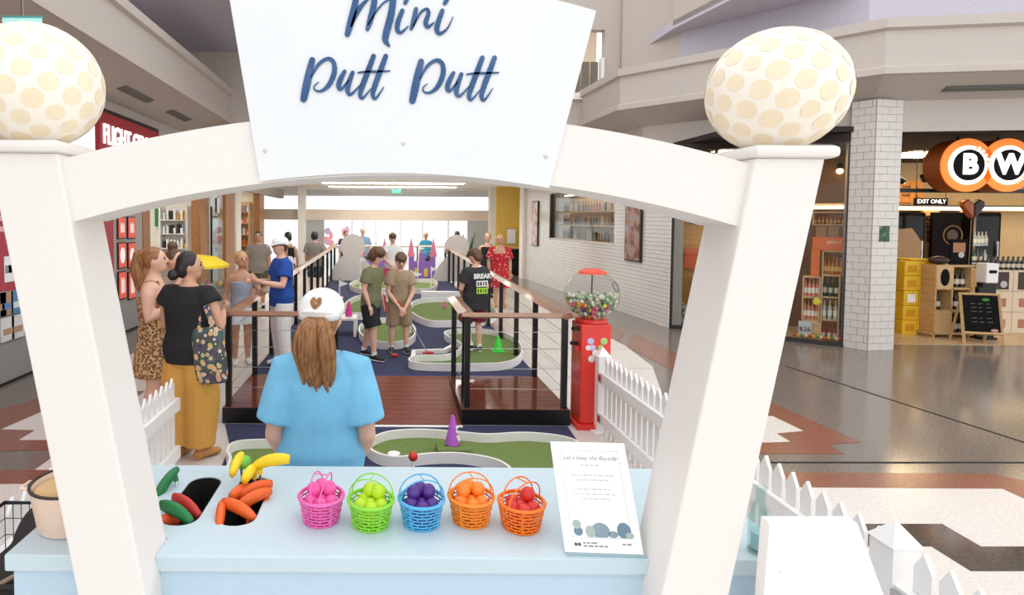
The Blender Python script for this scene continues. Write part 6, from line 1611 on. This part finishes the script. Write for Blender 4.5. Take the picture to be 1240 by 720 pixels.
# 7-9 boys on the deck
b7 = person('boy in khaki green T-shirt and black shorts holding a putter', -.19, 7.1, dz(7.1)+.004, R(58), 1.35, 'fair', 1.14, .95,
    pose=dict(elbR=(.13, .02, .64), hndR=(.13, -.06, .50), elbL=(-.13, .0, .64), hndL=(-.12, -.07, .50), kneL=(-.055, -.07, .29), ankL=(-.06, -.08, .045), kneR=(.055, .04, .285), ankR=(.06, .11, .05), toeL=(-.07, -.1), toeR=(.07, -.1)), bend=R(6), hpitch=R(18), hair='mop', hairc='brown',
    top=('tee', cloth('khaki', (116, 118, 84)), .47, .62, 1.6), bottom=('shorts', cloth('blackshort', (26, 26, 28)), .30, 1.3), shoes=SHB, voxel=.011)
b8 = person('boy in tan T-shirt and tan shorts looking down at his putter', .17, 7.42, dz(7.42)+.004, R(8), 1.27, 'fair', 1.16, .95,
    pose=dict(elbL=(-.125, -.05, .63), hndL=(-.02, -.16, .50), elbR=(.13, -.05, .63), hndR=(.025, -.17, .485), kneL=(-.07, -.01, .285), ankL=(-.08, .01, .045), kneR=(.07, -.01, .285), ankR=(.075, .0, .045)), bend=R(9), hpitch=R(22), hair='fringe', hairc='brown',
    top=('tee', cloth('tan', (166, 144, 116)), .46, .62, 1.7), bottom=('shorts', cloth('tanshort', (168, 142, 112)), .27, 1.3), shoes=SHB, voxel=.011)
b9 = person('boy in black printed T-shirt and maroon shorts, back turned, on the right green', 1.15, 7.42, dz(7.42)+.018, R(-158), 1.30, 'fair', 1.14, 1.12,
    pose=dict(elbL=(-.14, -.02, .63), hndL=(-.07, -.14, .56), elbR=(.15, -.02, .63), hndR=(.07, -.15, .56), kneL=(-.05, -.02, .285), ankL=(-.05, .0, .045), kneR=(.06, -.09, .29), ankR=(.06, .02, .07)), hpitch=R(20), hyaw=R(20), hair='fringe', hairc='brown',
    top=('tee', cloth('charcoal', (46, 46, 50)), .42, .66, 1.8), bottom=('shorts', cloth('maroon', (110, 26, 44)), .30, 1.25), shoes=SHB, voxel=.011)
# back print
t9 = b9[0]; sh9 = [c for c in t9.children if c.name.startswith('shirt')][0]
PW_ = mat('print_white', (226, 226, 222), .7); PG = mat('print_lime', (170, 220, 50), .7); yb = .118*1.30
def back_text(body, z, size, m):
    o = link('back_print', text_mesh(body, size, .001, m, bold=.004), sh9); o.rotation_euler = (math.pi/2, 0, math.pi); o.location = (-.01, yb, z)
back_text('BREAK', .985, .085, PW_)
MB().bb(-.09, .075, yb-.012, yb+.001, .855, .93).build('print_patch', PW_, sh9); MB().bb(-.09, .07, yb-.012, yb+.001, .765, .84).build('print_patch', PG, sh9)
for x0, w_ in ((-.07, .02), (-.035, .015), (0, .025), (.04, .02)):
    MB().bb(x0, x0+w_, yb, yb+.002, .87, .915).build('print_stroke', SHB, sh9); MB().bb(x0, x0+w_*.8, yb, yb+.002, .78, .825).build('print_stroke', SHB, sh9)
# putters in hand
def held(label, top, foot, c, n, dirx=.06):
    t = thing('putter', label, 'putter', foot)
    d = Vector(top) - Vector(foot)
    MB().tube([d, d*.72], .012, 8).build('grip', mat('rubber_'+n, c, .45), t); MB().tube([d*.75, (0, 0, .03)], .006, 8).build('shaft', CHROME, t)
    MB().ball((dirx*.5, 0, .024), (.055, .022, .022), 12, 8).build('head', mat('rubber_'+n, c, .45), t)
def wpt(bt, p): 
    t_ = bt[0]; v = bt[1](p); return Matrix.Translation(t_.location) @ Matrix.Rotation(t_.rotation_euler.z, 4, 'Z') @ v
hA = wpt(b7, (.125, -.075, .47)); held('red putter held upright by the boy in khaki', hA + Vector((0, 0, .14)), (hA.x+.10, hA.y-.06, dz(7)+.006), (206, 50, 36), 'red')
hB = wpt(b8, (0, -.175, .47)); held('red putter reaching forward from the boy in tan', hB + Vector((-.05, .05, .12)), (hB.x+.33, hB.y+.05, dz(7.3)+.006), (206, 50, 36), 'red')

# 10 onwards: further people
person('girl in white top and pink shorts at the far end of the deck', .12, 11.6, dz(11.6)+.004, R(10), 1.37, 'fair', 1.1, .95, pose=dict(elbL=(-.13, -.04, .64), hndL=(-.03, -.15, .53), elbR=(.13, -.04, .64), hndR=(.03, -.15, .52)), hpitch=R(25), hair='fringe', hairc='brown', top=('tee', cloth('whitetee', (236, 232, 228)), .47, .5, 1.4), bottom=('shorts', cloth('pink', (214, 80, 110)), .36, 1.2), shoes=SHW_, voxel=.014)
FRED = ramp_mat('red_floral_print', 'ShaderNodeTexVoronoi', [(0, (240, 226, 220)), (.2, (226, 130, 120)), (.3, (190, 36, 46))], .85, 18, 'CONSTANT')
person('person in red floral dress walking past the deck on the right', 2.44, 12.4, 0, R(-12), 1.56, 'tan', 1.0, 1.15, pose=dict(elbL=(-.15, .0, .63), kneL=(-.05, -.05, .29), ankL=(-.05, -.06, .045)), hair='short', hairc='blond', top=('dress', FRED, .28, .75, 1.6), shoes=SAN, voxel=.014)
person('person in black singlet walking behind the red floral dress', 2.44, 13.9, 0, R(-10), 1.56, 'fair', 1.0, 1.0, hair='short', hairc='blond', top=('tank', cloth('blacktank', (30, 30, 34)), .47, 0, 1.2), bottom=('pants', cloth('darkpants', (40, 40, 46)), .06), shoes=SHB, voxel=.016)
person('person with black hair in grey top outside the left rail, back turned', -1.78, 14.3, 0, R(170), 1.55, 'tan', 1.0, 1.15, pose=dict(elbL=(-.17, -.03, .66), hndL=(-.2, -.16, .74)), hair='bob', hairc='dark', top=('tee', cloth('greytop', (140, 132, 124)), .45, .8, 1.6), bottom=('shorts', cloth('navyshort', (50, 56, 76)), .27, 1.2), shoes=SHW_, voxel=.016)
person('person in black vest top with dark hair near the oak column, back turned', -2.22, 13.0, 0, R(180), 1.56, 'tan', 1.0, 1.0, hair='bob', hairc='dark', top=('tank', cloth('blacktank', (30, 30, 34)), .47, 0, 1.2), bottom=('pants', cloth('olivepants', (74, 70, 48)), .06, 1.2), shoes=SHB, voxel=.016)
person('child with long blond hair beside the person in black vest top', -2.02, 11.4, 0, R(180), 1.36, 'fair', 1.1, .95, hair='long', hairc='blond', top=('tee', cloth('whitetee', (236, 232, 228)), .47, .5), bottom=('shorts', cloth('denim', (70, 84, 110)), .33), shoes=SHW_, voxel=.016)
person('person in grey T-shirt and olive shorts with dark cap by the bookshop', -2.66, 12.0, 0, R(5), 1.60, 'tan', 1.0, 1.12, hair='short', hairc='dark', top=('tee', cloth('greytee', (150, 140, 128)), .46, .6, 1.4), bottom=('shorts', cloth('oliveshort', (96, 92, 70)), .28, 1.25), shoes=SHB, voxel=.016)
person('person in pale blue shirt beyond the left cut-out board', -.74, 18.0, 0, R(15), 1.60, 'fair', 1.0, 1.1, hair='short', hairc='grey', top=('tee', cloth('paleblue', (130, 164, 196)), .45, .9, 1.4), bottom=('pants', cloth('darkpants', (40, 40, 46)), .06), shoes=SHB, voxel=.02)
person('person in dark shirt beyond the left cut-out board', -1.28, 18.2, 0, R(20), 1.50, 'tan', 1.0, 1.0, hair='short', hairc='dark', top=('tee', cloth('navytee', (50, 56, 76)), .45, .6, 1.4), bottom=('pants', cloth('darkpants', (40, 40, 46)), .06), shoes=SHB, voxel=.02)
person('person in turquoise top beyond the right cut-out board', 1.25, 18.3, 0, R(-30), 1.46, 'tan', 1.0, 1.0, hair='short', hairc='blond', top=('tee', cloth('turquoise', (60, 150, 180)), .45, .9, 1.4), bottom=('pants', cloth('darkpants', (40, 40, 46)), .06), shoes=SHB, voxel=.02)
person('person with black hair in red shirt by the far doors', 2.24, 18.3, 0, R(180), 1.50, 'tan', 1.0, 1.0, hair='bob', hairc='dark', top=('tee', cloth('redtee', (196, 50, 56)), .45, .6, 1.4), bottom=('pants', cloth('darkpants', (40, 40, 46)), .06), shoes=SHB, voxel=.02)

# snake plant and window flowers at the far end
p = A(567, 300, 17.4); t = thing('potted_plant', 'tall spiky plant in a dark pot by the far doors', 'plant', (p.x, 17.4, 0))
MB().lathe([(0, 0), (.15, 0), (.2, .45), (.17, .45), (.15, .4), (0, .4)], 16).build('pot', BLACKM, t)
rg = random.Random(2); LFM = mat('leaf_dark_green', (60, 84, 56), .6)
for k in range(11):
    a = k*2.4; l_ = rg.uniform(.7, 1.15); MB().tube([(.06*math.cos(a), .06*math.sin(a), .4), (.1*math.cos(a), .1*math.sin(a), .4+l_*.6), (.2*math.cos(a), .2*math.sin(a), .4+l_)], [(.035, .008), (.03, .006), (.004, .002)], 6).build('leaf', LFM, t)
p = A(406, 288, 21.9); t = thing('window_decal', 'pink flower cluster decal on the far glass doors', 'decal', p); PKD = mat('decal_pink', (240, 170, 190), .6); LVD = mat('decal_lavender', (200, 180, 220), .6)
for k in range(14): MB().ball((rg.uniform(-.45, .45), 0, rg.uniform(-.5, .35)), (rg.uniform(.07, .14), .01, rg.uniform(.08, .16)), 10, 6).build('petal', PKD if k % 2 else LVD, t)
